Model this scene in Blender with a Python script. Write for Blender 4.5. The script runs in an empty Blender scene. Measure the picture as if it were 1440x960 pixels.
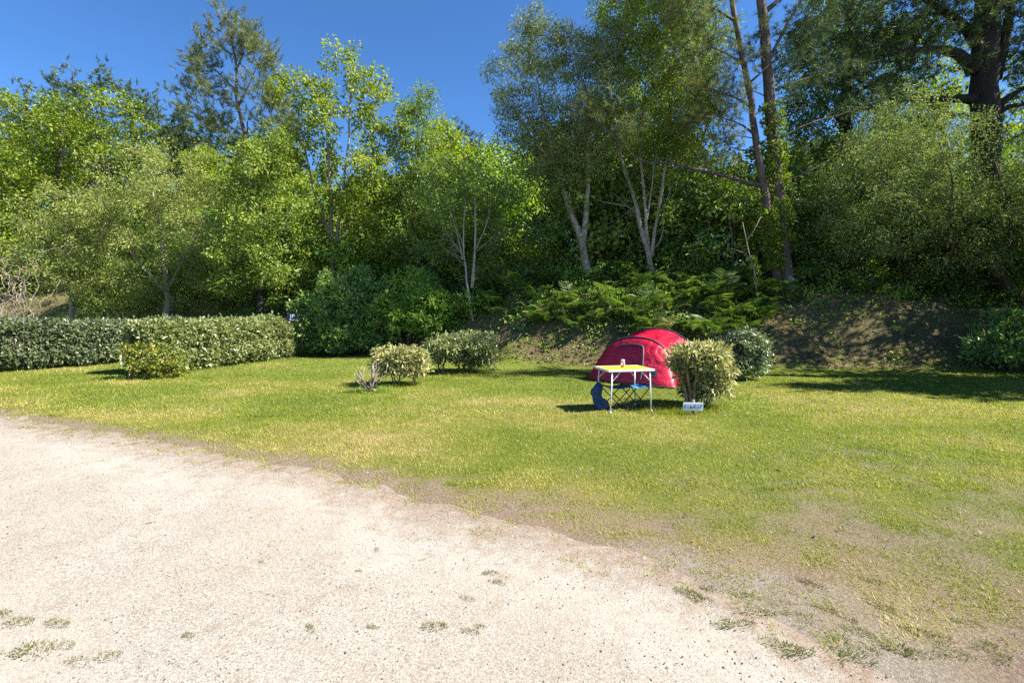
import bpy, math, random
import numpy as np
from mathutils import Vector, Matrix

# ------------------------------------------------------------------ camera, sky, sun, exposure
scene = bpy.context.scene
COL = scene.collection
FPX, CAMH, PITCH = 680.0, 1.6, math.radians(3.37)
cam_d = bpy.data.cameras.new('camera')
cam = bpy.data.objects.new('camera', cam_d)
COL.objects.link(cam)
cam_d.sensor_width = 36.0
cam_d.lens = FPX / 1440.0 * 36.0
cam_d.clip_start = 0.05
cam_d.clip_end = 3000.0
cam.location = (0, 0, CAMH)
cam.rotation_euler = (math.pi / 2 - PITCH, 0, 0)
scene.camera = cam

SUN_EL = math.radians(46.0)
SUN_AZ = Vector((1.0, -0.14, 0)).normalized()          # the sun stands to the right, hardly behind the camera
SUN_DIR = Vector((SUN_AZ.x * math.cos(SUN_EL), SUN_AZ.y * math.cos(SUN_EL), math.sin(SUN_EL)))
world = bpy.data.worlds.new('World')
scene.world = world
world.use_nodes = True
wn = world.node_tree
bg = wn.nodes['Background']
sky = wn.nodes.new('ShaderNodeTexSky')
sky.sky_type = 'NISHITA'
sky.sun_disc = False
sky.sun_elevation = SUN_EL
sky.sun_rotation = math.atan2(SUN_AZ.x, SUN_AZ.y)
sky.altitude = 0
sky.air_density = 0.65
sky.dust_density = 0.0
sky.ozone_density = 6.0
hsv = wn.nodes.new('ShaderNodeHueSaturation')              # the photograph's deep polarised blue, all round
hsv.inputs['Saturation'].default_value = 1.12
wn.links.new(sky.outputs[0], hsv.inputs['Color'])
wn.links.new(hsv.outputs[0], bg.inputs[0])
bg.inputs[1].default_value = 0.084
sun_d = bpy.data.lights.new('sun', 'SUN')
sun_d.energy = 5.0
sun_d.angle = math.radians(0.5)
sun_d.color = (1.0, 0.94, 0.84)
sun = bpy.data.objects.new('sun', sun_d)
sun.rotation_euler = SUN_DIR.to_track_quat('Z', 'Y').to_euler()
sun.location = (30, -5, 30)
COL.objects.link(sun)
vs = scene.view_settings
vs.view_transform = 'Standard'
vs.look = 'None'
vs.exposure = 1.68
vs.gamma = 1.0
vs.use_curve_mapping = False
scene.cycles.max_bounces = 8
scene.cycles.diffuse_bounces = 4
scene.cycles.transmission_bounces = 6
scene.cycles.use_denoising = False

# ------------------------------------------------------------------ helpers
def P(px, py, d):
    """world point seen at a pixel of the 1440 px photograph at distance d (metres along +Y)"""
    dx, dy = (px - 720) / FPX, (480 - py) / FPX
    ca, sa = math.cos(PITCH), math.sin(PITCH)
    v = np.array([dx, ca + dy * sa, -sa + dy * ca])
    return np.array([0, 0, CAMH]) + v * (d / v[1])

def lobe(px, py, d, rx, ry, rd):
    return (P(px, py, d), np.array([rx / FPX * d, rd, ry / FPX * d]))

_lat = np.random.RandomState(7).rand(64, 64, 16)
def noise(x, y, z=0.0):
    x = np.asarray(x, float); y = np.asarray(y, float); z = np.zeros_like(x) + z
    xi, yi, zi = np.floor(x).astype(int), np.floor(y).astype(int), np.floor(z).astype(int)
    fx, fy, fz = x - xi, y - yi, z - zi
    fx = fx * fx * (3 - 2 * fx); fy = fy * fy * (3 - 2 * fy); fz = fz * fz * (3 - 2 * fz)
    def g(a, b, c): return _lat[(xi + a) % 64, (yi + b) % 64, (zi + c) % 16]
    r = 0
    for a, wx in ((0, 1 - fx), (1, fx)):
        for b, wy in ((0, 1 - fy), (1, fy)):
            for c, wz in ((0, 1 - fz), (1, fz)):
                r = r + g(a, b, c) * wx * wy * wz
    return r
def fbm(x, y, o=3):
    r, a, s = 0, 0.5, 1.0
    for i in range(o):
        r = r + a * noise(x * s + 17.3 * i, y * s + 5.1 * i, i * 3.3); a *= .5; s *= 2.03
    return r / (1 - .5 ** o)

_bx = np.array([-200, -40, -12, -9, -5, -1.5, 0, 3, 7.6, 14.4, 40, 200.])
_by = np.array([30, 25, 20, 19.3, 18.6, 16.0, 15.0, 14.0, 13.6, 13.4, 14, 18.])
_pt = np.array([-1.0, 0, .6, 2.4, 5, 10, 20, 30, 60, 400, 4000.])
_pz = np.array([0, .06, .42, 1.85, 3.05, 4.6, 6.5, 7.5, 8.5, 9, 9.])
def bank_t(x, y): return np.asarray(y, float) - np.interp(x, _bx, _by)
def height(x, y):
    x = np.asarray(x, float); y = np.asarray(y, float)
    t = bank_t(x, y) + (fbm(x * .5, y * .5) - .5) * 1.1
    z = np.interp(t, _pt, _pz)
    k = np.clip(t, 0, 3) / 3
    z = z + (fbm(x * .9 + 9, y * .9, 4) - .5) * (.06 + .7 * k)
    z = z + (fbm(x * 5, y * 5, 2) - .5) * (.012 + .10 * k)
    return z
def hz(x, y): return float(height(np.array([x]), np.array([y]))[0])

def new_obj(name, data=None, parent=None, **props):
    o = bpy.data.objects.new(name, data)
    COL.objects.link(o)
    if parent is not None: o.parent = parent
    for k, v in props.items(): o[k] = v
    return o

def raw_mesh(name, V, quads=None, tris=None, attrs=None, mats=(), smooth=False, mat_idx=None):
    me = bpy.data.meshes.new(name)
    V = np.asarray(V, np.float32)
    quads = np.zeros((0, 4), np.int32) if quads is None or len(quads) == 0 else np.asarray(quads, np.int32)
    tris = np.zeros((0, 3), np.int32) if tris is None or len(tris) == 0 else np.asarray(tris, np.int32)
    nq, nt = len(quads), len(tris)
    me.vertices.add(len(V)); me.vertices.foreach_set('co', V.ravel())
    me.loops.add(nq * 4 + nt * 3)
    me.loops.foreach_set('vertex_index', np.concatenate([quads.ravel(), tris.ravel()]).astype(np.int32))
    me.polygons.add(nq + nt)
    st = np.concatenate([np.arange(nq) * 4, nq * 4 + np.arange(nt) * 3]).astype(np.int32)
    me.polygons.foreach_set('loop_start', st)
    me.polygons.foreach_set('use_smooth', np.full(nq + nt, smooth, bool))
    if mat_idx is not None: me.polygons.foreach_set('material_index', np.asarray(mat_idx, np.int32))
    for k, a in (attrs or {}).items():
        at = me.attributes.new(k, 'FLOAT', 'POINT'); at.data.foreach_set('value', np.asarray(a, np.float32))
    for m in mats: me.materials.append(m)
    me.update(calc_edges=True)
    return me

class MB:
    """collects tubes, boxes, sheets; build() links them as one mesh object"""
    def __init__(s): s.V = []; s.Q = []; s.T = []; s.n = 0
    def add(s, V, Q=None, T=None):
        V = np.asarray(V, float)
        if Q is not None and len(Q): s.Q.append(np.asarray(Q, int) + s.n)
        if T is not None and len(T): s.T.append(np.asarray(T, int) + s.n)
        s.V.append(V); s.n += len(V)
    def tube(s, pts, rad, sides=6, cap=True):
        pts = np.asarray(pts, float); k = len(pts)
        rad = np.full(k, rad, float) if np.isscalar(rad) else np.asarray(rad, float)
        t = np.gradient(pts, axis=0); t /= np.linalg.norm(t, axis=1)[:, None] + 1e-9
        m = t.mean(0); ref = np.eye(3)[np.argmin(np.abs(m))]
        a = np.cross(t, ref); a /= np.linalg.norm(a, axis=1)[:, None] + 1e-9
        b = np.cross(t, a)
        th = np.arange(sides) * 2 * math.pi / sides
        V = (pts[:, None] + rad[:, None, None] * (a[:, None] * np.cos(th)[None, :, None] + b[:, None] * np.sin(th)[None, :, None])).reshape(-1, 3)
        i = np.arange(k - 1)[:, None] * sides; j = np.arange(sides)[None]; j2 = (j + 1) % sides
        Q = np.stack([i + j, i + j2, i + sides + j2, i + sides + j], -1).reshape(-1, 4)
        T = []
        if cap:
            V = np.vstack([V, pts[0], pts[-1]]); c0, c1 = k * sides, k * sides + 1
            for q in range(sides):
                q2 = (q + 1) % sides
                T += [(c0, q2, q), (c1, (k - 1) * sides + q, (k - 1) * sides + q2)]
        s.add(V, Q, T)
    def box(s, c, size, R=None, taper=1.0):
        x, y, z = np.asarray(size) / 2
        V = np.array([(-x, -y, -z), (x, -y, -z), (x, y, -z), (-x, y, -z), (-x * taper, -y * taper, z), (x * taper, -y * taper, z), (x * taper, y * taper, z), (-x * taper, y * taper, z)])
        if R is not None: V = V @ np.array(R).T
        s.add(V + np.asarray(c), [(0, 3, 2, 1), (4, 5, 6, 7), (0, 1, 5, 4), (1, 2, 6, 5), (2, 3, 7, 6), (3, 0, 4, 7)])
    def lathe(s, prof, sides=20, c=(0, 0, 0)):
        prof = np.asarray(prof, float); k = len(prof)
        th = np.arange(sides) * 2 * math.pi / sides
        V = np.stack([prof[:, :1] * np.cos(th), prof[:, :1] * np.sin(th), np.repeat(prof[:, 1:], sides, 1)], -1).reshape(-1, 3) + np.asarray(c)
        i = np.arange(k - 1)[:, None] * sides; j = np.arange(sides)[None]; j2 = (j + 1) % sides
        s.add(V, np.stack([i + j, i + j2, i + sides + j2, i + sides + j], -1).reshape(-1, 4))
    def build(s, name, mat, parent=None, smooth=False, bevel=0, **props):
        me = raw_mesh(name, np.vstack(s.V), np.vstack(s.Q) if s.Q else None, np.vstack(s.T) if s.T else None, None, (mat,), smooth)
        o = new_obj(name, me, parent, **props)
        if bevel:
            b = o.modifiers.new('bevel', 'BEVEL'); b.width = bevel; b.segments = 2
        return o

def rotz(a):
    c, s = math.cos(a), math.sin(a)
    return np.array([[c, -s, 0], [s, c, 0], [0, 0, 1.]])

def thing(name, label, cat, loc=(0, 0, 0), rz=0.0, group=None):
    o = new_obj(name, None)
    o.empty_display_size = .2
    o.location = tuple(float(v) for v in loc); o.rotation_euler = (0, 0, rz)
    o['label'] = label; o['category'] = cat
    if group: o['group'] = group
    return o

def copy_thing(src, loc, rz=0.0, sc=(1, 1, 1), label=None, group=None):
    r = src.copy(); COL.objects.link(r)
    r.location = tuple(float(v) for v in loc); r.rotation_euler = (0, 0, rz); r.scale = sc
    if label: r['label'] = label
    if group: r['group'] = group
    for ch in list(src.children):
        c = ch.copy(); COL.objects.link(c); c.parent = r
        for g in list(ch.children):
            d = g.copy(); COL.objects.link(d); d.parent = c
    return r

# ------------------------------------------------------------------ materials
def mat(name):
    m = bpy.data.materials.new(name); m.use_nodes = True
    return m, m.node_tree.nodes, m.node_tree.links, m.node_tree.nodes['Principled BSDF']
def ramp(nodes, stops):
    r = nodes.new('ShaderNodeValToRGB'); e = r.color_ramp.elements
    while len(e) < len(stops): e.new(0.5)
    for i, (p, c) in enumerate(stops): e[i].position = p; e[i].color = (*c, 1)
    return r
def leaf_mat(name, stops, trans=.35, gloss=.025, rough=.5):
    m, n, l, p = mat(name); n.remove(p)
    out = n['Material Output']
    a = n.new('ShaderNodeAttribute'); a.attribute_name = 'tint'
    r = ramp(n, stops); l.new(a.outputs['Fac'], r.inputs[0])
    d = n.new('ShaderNodeBsdfDiffuse'); t = n.new('ShaderNodeBsdfTranslucent'); g = n.new('ShaderNodeBsdfGlossy')
    g.inputs['Roughness'].default_value = rough; g.inputs['Color'].default_value = (.9, .95, .9, 1)
    l.new(r.outputs[0], d.inputs[0])
    hs = n.new('ShaderNodeHueSaturation'); hs.inputs['Hue'].default_value = .497; hs.inputs['Saturation'].default_value = 1.1; hs.inputs['Value'].default_value = 1.7
    l.new(r.outputs[0], hs.inputs['Color']); l.new(hs.outputs[0], t.inputs[0])
    m1 = n.new('ShaderNodeMixShader'); m1.inputs[0].default_value = trans
    l.new(d.outputs[0], m1.inputs[1]); l.new(t.outputs[0], m1.inputs[2])
    m2 = n.new('ShaderNodeMixShader'); m2.inputs[0].default_value = gloss
    l.new(m1.outputs[0], m2.inputs[1]); l.new(g.outputs[0], m2.inputs[2])
    l.new(m2.outputs[0], out.inputs[0])
    return m
def bark_mat(name, c1, c2, scale=6, stretch=.25, bump=.6):
    m, n, l, p = mat(name)
    tc = n.new('ShaderNodeTexCoord'); mp = n.new('ShaderNodeMapping'); mp.inputs['Scale'].default_value = (1, 1, stretch)
    nz = n.new('ShaderNodeTexNoise'); nz.inputs['Scale'].default_value = scale; nz.inputs['Detail'].default_value = 8; nz.inputs['Roughness'].default_value = .7
    l.new(tc.outputs['Object'], mp.inputs[0]); l.new(mp.outputs[0], nz.inputs['Vector'])
    r = ramp(n, [(.35, c1), (.65, c2)]); l.new(nz.outputs['Fac'], r.inputs[0]); l.new(r.outputs[0], p.inputs['Base Color'])
    b = n.new('ShaderNodeBump'); b.inputs['Strength'].default_value = bump; b.inputs['Distance'].default_value = .04
    l.new(nz.outputs['Fac'], b.inputs['Height']); l.new(b.outputs[0], p.inputs['Normal'])
    p.inputs['Roughness'].default_value = .9
    return m
def plain(name, c, rough=.5, metal=0.0, var=.12, scale=30, bump=0.0):
    m, n, l, p = mat(name)
    tc = n.new('ShaderNodeTexCoord'); nz = n.new('ShaderNodeTexNoise'); nz.inputs['Scale'].default_value = scale; nz.inputs['Detail'].default_value = 4
    l.new(tc.outputs['Object'], nz.inputs['Vector'])
    r = ramp(n, [(.3, tuple(v * (1 - var) for v in c)), (.7, tuple(min(1, v * (1 + var)) for v in c))])
    l.new(nz.outputs['Fac'], r.inputs[0]); l.new(r.outputs[0], p.inputs['Base Color'])
    p.inputs['Roughness'].default_value = rough; p.inputs['Metallic'].default_value = metal
    if bump:
        b = n.new('ShaderNodeBump'); b.inputs['Strength'].default_value = bump; b.inputs['Distance'].default_value = .02
        l.new(nz.outputs['Fac'], b.inputs['Height']); l.new(b.outputs[0], p.inputs['Normal'])
    return m

M = {}
M['oak'] = leaf_mat('oak_leaf', [(0, (0.073, 0.123, 0.010)), (.5, (0.150, 0.215, 0.016)), (1, (0.244, 0.288, 0.024))])
M['willow'] = leaf_mat('willow_leaf', [(0, (0.112, 0.157, 0.031)), (.5, (0.213, 0.258, 0.056)), (1, (0.336, 0.358, 0.095))], .32)
M['poplar'] = leaf_mat('poplar_leaf', [(0, (0.094, 0.149, 0.013)), (.5, (0.165, 0.226, 0.022)), (1, (0.275, 0.308, 0.033))], .42)
M['mid'] = leaf_mat('mid_leaf', [(0, (0.088, 0.146, 0.022)), (.5, (0.157, 0.227, 0.033)), (1, (0.274, 0.319, 0.052))])
M['ash'] = leaf_mat('ash_leaf', [(0, (0.073, 0.131, 0.023)), (.5, (0.128, 0.201, 0.035)), (1, (0.218, 0.278, 0.052))])
M['gold'] = leaf_mat('sunny_leaf', [(0, (0.098, 0.161, 0.011)), (.5, (0.167, 0.230, 0.018)), (1, (0.276, 0.310, 0.029))], .42)
M['dark'] = leaf_mat('dark_leaf', [(0, (0.061, 0.113, 0.026)), (.5, (0.123, 0.200, 0.037)), (1, (0.229, 0.301, 0.055))], .3, .03)
M['grey'] = leaf_mat('grey_green_leaf', [(0, (0.089, 0.134, 0.043)), (.5, (0.171, 0.215, 0.061)), (1, (0.286, 0.312, 0.089))], .3)
M['grey_deep'] = leaf_mat('deep_grey_green_leaf', [(0, (0.071, 0.115, 0.034)), (.5, (0.137, 0.185, 0.049)), (1, (0.229, 0.268, 0.071))], .3)
M['shrub'] = leaf_mat('undergrowth_leaf', [(0, (0.085, 0.162, 0.024)), (.5, (0.170, 0.289, 0.039)), (1, (0.313, 0.412, 0.063))], .35)
M['laurel'] = leaf_mat('laurel_leaf', [(0, (0.074, 0.143, 0.020)), (.5, (0.134, 0.238, 0.035)), (1, (0.269, 0.357, 0.069))], .2, .06, .4)
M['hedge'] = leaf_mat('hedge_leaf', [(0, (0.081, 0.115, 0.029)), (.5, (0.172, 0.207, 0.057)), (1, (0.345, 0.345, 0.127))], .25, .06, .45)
M['hedge_shade'] = leaf_mat('hedge_leaf_shade', [(0, (0.049, 0.075, 0.028)), (.5, (0.093, 0.122, 0.047)), (1, (0.177, 0.196, 0.089))], .22, .06, .45)  # hedge leaf darkened: the left hedge's shade is put into its colour
M['silver'] = leaf_mat('silver_leaf', [(0, (0.066, 0.109, 0.041)), (.5, (0.126, 0.177, 0.068)), (1, (0.239, 0.284, 0.129))], .22, .06, .45)
M['cream'] = leaf_mat('cream_bush_leaf', [(0, (.10, .125, .025)), (.5, (.28, .28, .09)), (1, (.52, .47, .21))], .3, .05, .45)
M['yellowbush'] = leaf_mat('yellow_bush_leaf', [(0, (.06, .10, .015)), (.6, (.15, .18, .025)), (1, (.40, .33, .05))], .3)
M['fern'] = leaf_mat('fern_leaf', [(0, (0.040, 0.077, 0.015)), (.5, (0.077, 0.130, 0.022)), (1, (0.143, 0.191, 0.037))], .32)
M['ivy'] = leaf_mat('ivy_leaf', [(0, (0.075, 0.138, 0.015)), (.5, (0.138, 0.206, 0.022)), (1, (0.225, 0.275, 0.035))], .35)
M['needle'] = leaf_mat('pine_needle', [(0, (0.062, 0.085, 0.022)), (.5, (0.124, 0.152, 0.041)), (1, (0.235, 0.248, 0.090))], .2)
M['dark_needle'] = leaf_mat('dark_needle', [(0, (0.031, 0.059, 0.022)), (.5, (0.062, 0.096, 0.032)), (1, (0.116, 0.155, 0.053))], .2)
M['grass'] = leaf_mat('grass_blade', [(0, (.10, .145, .014)), (.4, (.205, .235, .024)), (.6, (.32, .30, .055)), (.8, (.43, .365, .14)), (1, (.54, .45, .25))], .38, .02, .5)
M['tuft'] = leaf_mat('tuft_blade', [(0, (.05, .075, .012)), (.6, (.12, .135, .026)), (1, (.33, .26, .11))], .3, .02, .5)
M['litter'] = leaf_mat('leaf_litter', [(0, (.06, .035, .02)), (.6, (.15, .09, .05)), (1, (.34, .23, .14))], .1, .02, .6)
M['daisy'] = leaf_mat('daisy', [(0, (.7, .7, .66)), (1, (.8, .8, .78))], .2, .03)
M['bark'] = bark_mat('brown_bark', (.045, .03, .02), (.12, .085, .06))
M['pale_bark'] = bark_mat('pale_bark', (.16, .13, .10), (.42, .36, .29), 9, .6, .3)
M['pine_bark'] = bark_mat('pine_bark', (.035, .027, .022), (.15, .115, .088), 7, .3, 1.0)
M['black_bark'] = bark_mat('dark_bark', (.012, .009, .007), (.038, .028, .021), 6, .3, 1.0)
M['grey_bark'] = bark_mat('grey_twig', (.14, .11, .085), (.32, .26, .2), 12, .6, .3)
M['hedge_stem'] = bark_mat('hedge_stem', (.10, .065, .03), (.32, .22, .11), 14, .5, .4)
M['wood'] = bark_mat('weathered_wood', (.12, .085, .055), (.26, .19, .13), 12, .3, .4)
M['white_foot'] = bark_mat('white_scar', (.10, .085, .07), (.45, .43, .40), 16, .6, .8)

# ------------------------------------------------------------------ ground (lawn, worn strip, bank and hill in one sheet)
EDGE = np.array([(-40, 21.5), (-18, 12.0), (-7.8, 7.35), (-4.6, 6.05), (-2.38, 5.0), (-.9, 4.15), (.155, 3.52), (.85, 3.12), (1.22, 2.6), (1.6, 2.05), (2.1, 1.35), (3.2, .2), (8, -4), (40, -30)])
GRASS = np.array([(-40, 21.9), (-7.8, 7.6), (-2.38, 5.28), (-.9, 4.45), (.155, 3.92), (1.1, 3.5), (2.05, 3.1), (3.2, 2.72), (5, 2.1), (10, .4), (40, -10)])
def edge_y(x):
    x = np.asarray(x, float)
    return np.interp(x, EDGE[:, 0], EDGE[:, 1]) + (fbm(x * .8, x * 0 + 3.3) - .5) * .35 + (fbm(x * 4, x * 0 + 9.1, 5) - .5) * .34
def edge_dist(x, y): return (np.asarray(y) - edge_y(x)) * .9          # metres to the grass side of the gravel edge
def edge_frac(x, y):                                                  # 0 at the gravel edge, 1 where the turf closes
    x = np.asarray(x, float); e = edge_y(x); g = np.maximum(np.interp(x, GRASS[:, 0], GRASS[:, 1]), e + .2)
    return (np.asarray(y) - e) / (g - e)
def soil_amount(x, y):
    n = (fbm(np.asarray(x) * 2.4, np.asarray(y) * 3.6, 5) - .5) * 1.7
    return np.clip(1.32 - edge_frac(x, y) * .64 + n, 0, 1)
def dust_amount(x, y):
    x = np.asarray(x); n = (fbm(x * 3.3 + 5, np.asarray(y) * 4.2, 5) - .5) * 2.6
    return np.clip(1.0 - edge_frac(x, y) * 1.5 + n, 0, 1) * np.clip((x - .5) / .6, 0, 1)
def dry_amount(x, y):
    x = np.asarray(x); y = np.asarray(y)
    d = edge_dist(x, y)
    base = .36 + .32 * np.exp(-np.clip(d, 0, 9) / 1.5) - .05 * np.clip((y - 6) / 3, 0, 1)
    return base + (fbm(x * .55 + 3, y * .8, 4) - .5) * 1.0 + .26 * np.exp(-((x - 2.6) ** 2 / 2.6 + (y - 4.6) ** 2 / .7)) + .16 * np.exp(-((x - 5.2) ** 2 / 3 + (y - 4.3) ** 2 / .7))

def axis(lo, hi, step, far, grow=1.22):
    c = list(np.arange(lo, hi + 1e-6, step)); s = step; a, b = lo, hi
    pre, post = [], []
    while a > -far: s *= grow; a -= s; pre.append(a)
    s = step
    while b < far: s *= grow; b += s; post.append(b)
    return np.array(pre[::-1] + c + post)
gx = axis(-17, 19, .18, 1500); gy = axis(1.2, 22, .18, 1500)
X, Y = np.meshgrid(gx, gy)
Z = height(X.ravel(), Y.ravel())
nx, ny = len(gx), len(gy)
i = (np.arange(ny - 1)[:, None] * nx + np.arange(nx - 1)[None]).ravel()
tb = bank_t(X.ravel(), Y.ravel()) + (fbm(X.ravel() * 1.3, Y.ravel() * 1.3, 3) - .5) * .9
bank_a = np.clip((tb + .15) / .5, 0, 1)
m, n, l, p = mat('ground_material')
def att(nm):
    a = n.new('ShaderNodeAttribute'); a.attribute_name = nm; return a.outputs['Fac']
tc = n.new('ShaderNodeTexCoord')
def nz(scale, detail=6, rough=.6):
    q = n.new('ShaderNodeTexNoise'); q.inputs['Scale'].default_value = scale; q.inputs['Detail'].default_value = detail; q.inputs['Roughness'].default_value = rough
    l.new(tc.outputs['Object'], q.inputs['Vector']); return q.outputs['Fac']
def mix(f, a, b):
    q = n.new('ShaderNodeMix'); q.data_type = 'RGBA'
    if isinstance(f, float): q.inputs[0].default_value = f
    else: l.new(f, q.inputs[0])
    l.new(a, q.inputs[6]); l.new(b, q.inputs[7]); return q.outputs[2]
def rmp(f, stops):
    r = ramp(n, stops); l.new(f, r.inputs[0]); return r.outputs[0]
fine = nz(55, 8, .75)
g_green = rmp(fine, [(.3, (.07, .10, .014)), (.5, (.115, .155, .022)), (.7, (.19, .20, .045))])
g_dry = rmp(fine, [(.3, (.13, .11, .035)), (.5, (.24, .19, .075)), (.7, (.38, .30, .14))])
lawn = mix(att('dry'), g_green, g_dry)
soilc = rmp(fine, [(.3, (.11, .08, .055)), (.5, (.23, .17, .125)), (.7, (.36, .285, .22))])
dustc = rmp(fine, [(.3, (.19, .155, .12)), (.5, (.30, .26, .21)), (.7, (.43, .39, .33))])
soilc = mix(att('dust'), soilc, dustc)
base = mix(att('soil'), lawn, soilc)
bankc = rmp(nz(9, 10, .8), [(.33, (.06, .042, .026)), (.45, (.15, .11, .065)), (.55, (.11, .12, .03)), (.68, (.25, .19, .115))])
base = mix(att('bank'), base, bankc)
l.new(base, p.inputs['Base Color']); p.inputs['Roughness'].default_value = .95
p.inputs['Specular IOR Level'].default_value = .15
b = n.new('ShaderNodeBump'); b.inputs['Strength'].default_value = .9; b.inputs['Distance'].default_value = .05
l.new(fine, b.inputs['Height']); l.new(b.outputs[0], p.inputs['Normal'])
xr, yr = X.ravel(), Y.ravel()
me = raw_mesh('ground', np.stack([xr, yr, Z], 1), np.stack([i, i + 1, i + 1 + nx, i + nx], 1), None,
              dict(dust=dust_amount(xr, yr), soil=soil_amount(xr, yr), dry=np.clip((dry_amount(xr, yr) - .35) * 2.2, 0, 1), bank=bank_a), (m,), True)
new_obj('ground', me, kind='structure')

# gravel track, 4 mm over the ground sheet, with a ragged edge
us = np.concatenate([np.linspace(-40, -9, 120), np.arange(-8.96, .8, .035), np.arange(.8, 2.2, .012), np.arange(2.23, 5, .05), np.linspace(5.1, 40, 90)])
ts = np.concatenate([[0, .03, .07, .13, .22], np.arange(.35, 9, .3), [10, 12, 15, 20]])
ey = edge_y(us)
GX = np.repeat(us[:, None], len(ts), 1); GY = ey[:, None] - ts[None] * 1.05
GZ = height(GX.ravel(), GY.ravel()) + .004 + .02 * np.clip(np.tile(ts, len(us)) / 1.0, 0, 1)
fade = np.tile(np.clip(ts / .75, 0, 1), len(us))
k = len(ts); i = (np.arange(len(us) - 1)[:, None] * k + np.arange(k - 1)[None]).ravel()
m, n, l, p = mat('gravel_material')
tc = n.new('ShaderNodeTexCoord')
f1, f2, f3 = nz(3.0, 5, .6), nz(60, 6, .8), nz(.7, 4, .6)
vo = n.new('ShaderNodeTexVoronoi'); vo.inputs['Scale'].default_value = 150; l.new(tc.outputs['Object'], vo.inputs['Vector'])
sx = n.new('ShaderNodeSeparateColor'); l.new(vo.outputs['Color'], sx.inputs[0])
stone = rmp(sx.outputs[0], [(0, (.07, .06, .05)), (.07, (.17, .14, .11)), (.16, (.22, .195, .162)), (.55, (.325, .300, .258)), (1, (.50, .47, .42))])
dust = rmp(f1, [(.3, (.28, .255, .212)), (.5, (.34, .314, .268)), (.7, (.375, .35, .302))])
c = mix(.66, dust, stone)
ac = n.new('ShaderNodeAttribute'); ac.attribute_name = 'across'
wv = n.new('ShaderNodeMath'); wv.operation = 'MULTIPLY_ADD'; wv.inputs[1].default_value = 1.3; l.new(f3, wv.inputs[0]); l.new(ac.outputs['Fac'], wv.inputs[2])
wr = n.new('ShaderNodeMapRange'); wr.inputs['From Max'].default_value = 5.0; l.new(wv.outputs[0], wr.inputs['Value'])
wheel = rmp(wr.outputs[0], [(.18, (.0, .0, .0)), (.28, (.55, .55, .55)), (.40, (.05, .05, .05)), (.58, (.0, .0, .0)), (.68, (.45, .45, .45)), (.80, (.0, .0, .0))])
c = mix(wheel, c, rmp(f2, [(.3, (.36, .335, .29)), (.7, (.46, .43, .38))]))
vo2 = n.new('ShaderNodeTexVoronoi'); vo2.inputs['Scale'].default_value = 42; l.new(tc.outputs['Object'], vo2.inputs['Vector'])
speck = rmp(vo2.outputs['Distance'], [(.10, (1, 1, 1)), (.20, (0, 0, 0))])
sx2 = n.new('ShaderNodeSeparateColor'); l.new(vo2.outputs['Color'], sx2.inputs[0])
sel = rmp(sx2.outputs[2], [(.55, (0, 0, 0)), (.6, (.8, .8, .8))])
sm = n.new('ShaderNodeMath'); sm.operation = 'MULTIPLY'; l.new(speck, sm.inputs[0]); l.new(sel, sm.inputs[1])
c = mix(sm.outputs[0], c, rmp(sx2.outputs[0], [(0, (.06, .05, .04)), (1, (.24, .195, .15))]))
patch = rmp(f3, [(.35, (.0, .0, .0)), (.7, (1, 1, 1))])
worn = rmp(f2, [(.35, (.20, .155, .115)), (.65, (.38, .315, .245))])
mp_ = n.new('ShaderNodeMath'); mp_.operation = 'MULTIPLY'; mp_.inputs[1].default_value = .5; l.new(patch, mp_.inputs[0])
c = mix(mp_.outputs[0], c, worn)
f4 = nz(55, 8, .75)
edgec = rmp(f4, [(.3, (.12, .088, .06)), (.5, (.235, .178, .132)), (.7, (.36, .29, .225))])
fa = n.new('ShaderNodeAttribute'); fa.attribute_name = 'inner'
ad = n.new('ShaderNodeMath'); ad.operation = 'MULTIPLY_ADD'; ad.inputs[1].default_value = 3.4; ad.inputs[2].default_value = -1.62; l.new(nz(7, 8, .72), ad.inputs[0])
ad2 = n.new('ShaderNodeMath'); ad2.operation = 'ADD'; ad2.use_clamp = True; l.new(fa.outputs['Fac'], ad2.inputs[0]); l.new(ad.outputs[0], ad2.inputs[1])
c = mix(ad2.outputs[0], edgec, c)
l.new(c, p.inputs['Base Color']); p.inputs['Roughness'].default_value = .95; p.inputs['Specular IOR Level'].default_value = .2
b = n.new('ShaderNodeBump'); b.inputs['Strength'].default_value = .8; b.inputs['Distance'].default_value = .012
ah = n.new('ShaderNodeMath'); ah.operation = 'ADD'; l.new(sx.outputs[1], ah.inputs[0]); l.new(f2, ah.inputs[1])
l.new(ah.outputs[0], b.inputs['Height']); l.new(b.outputs[0], p.inputs['Normal'])
me = raw_mesh('gravel_path', np.stack([GX.ravel(), GY.ravel(), GZ], 1), np.stack([i, i + 1, i + 1 + k, i + k], 1)[:, ::-1], None, dict(inner=fade, across=np.tile(ts, len(us))), (m,), True)
new_obj('gravel_path', me, kind='structure')
def gravel_z(x, y):
    return height(x, y) + .004 + .02 * np.clip((edge_y(x) - y) / 1.05, 0, 1)

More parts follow.
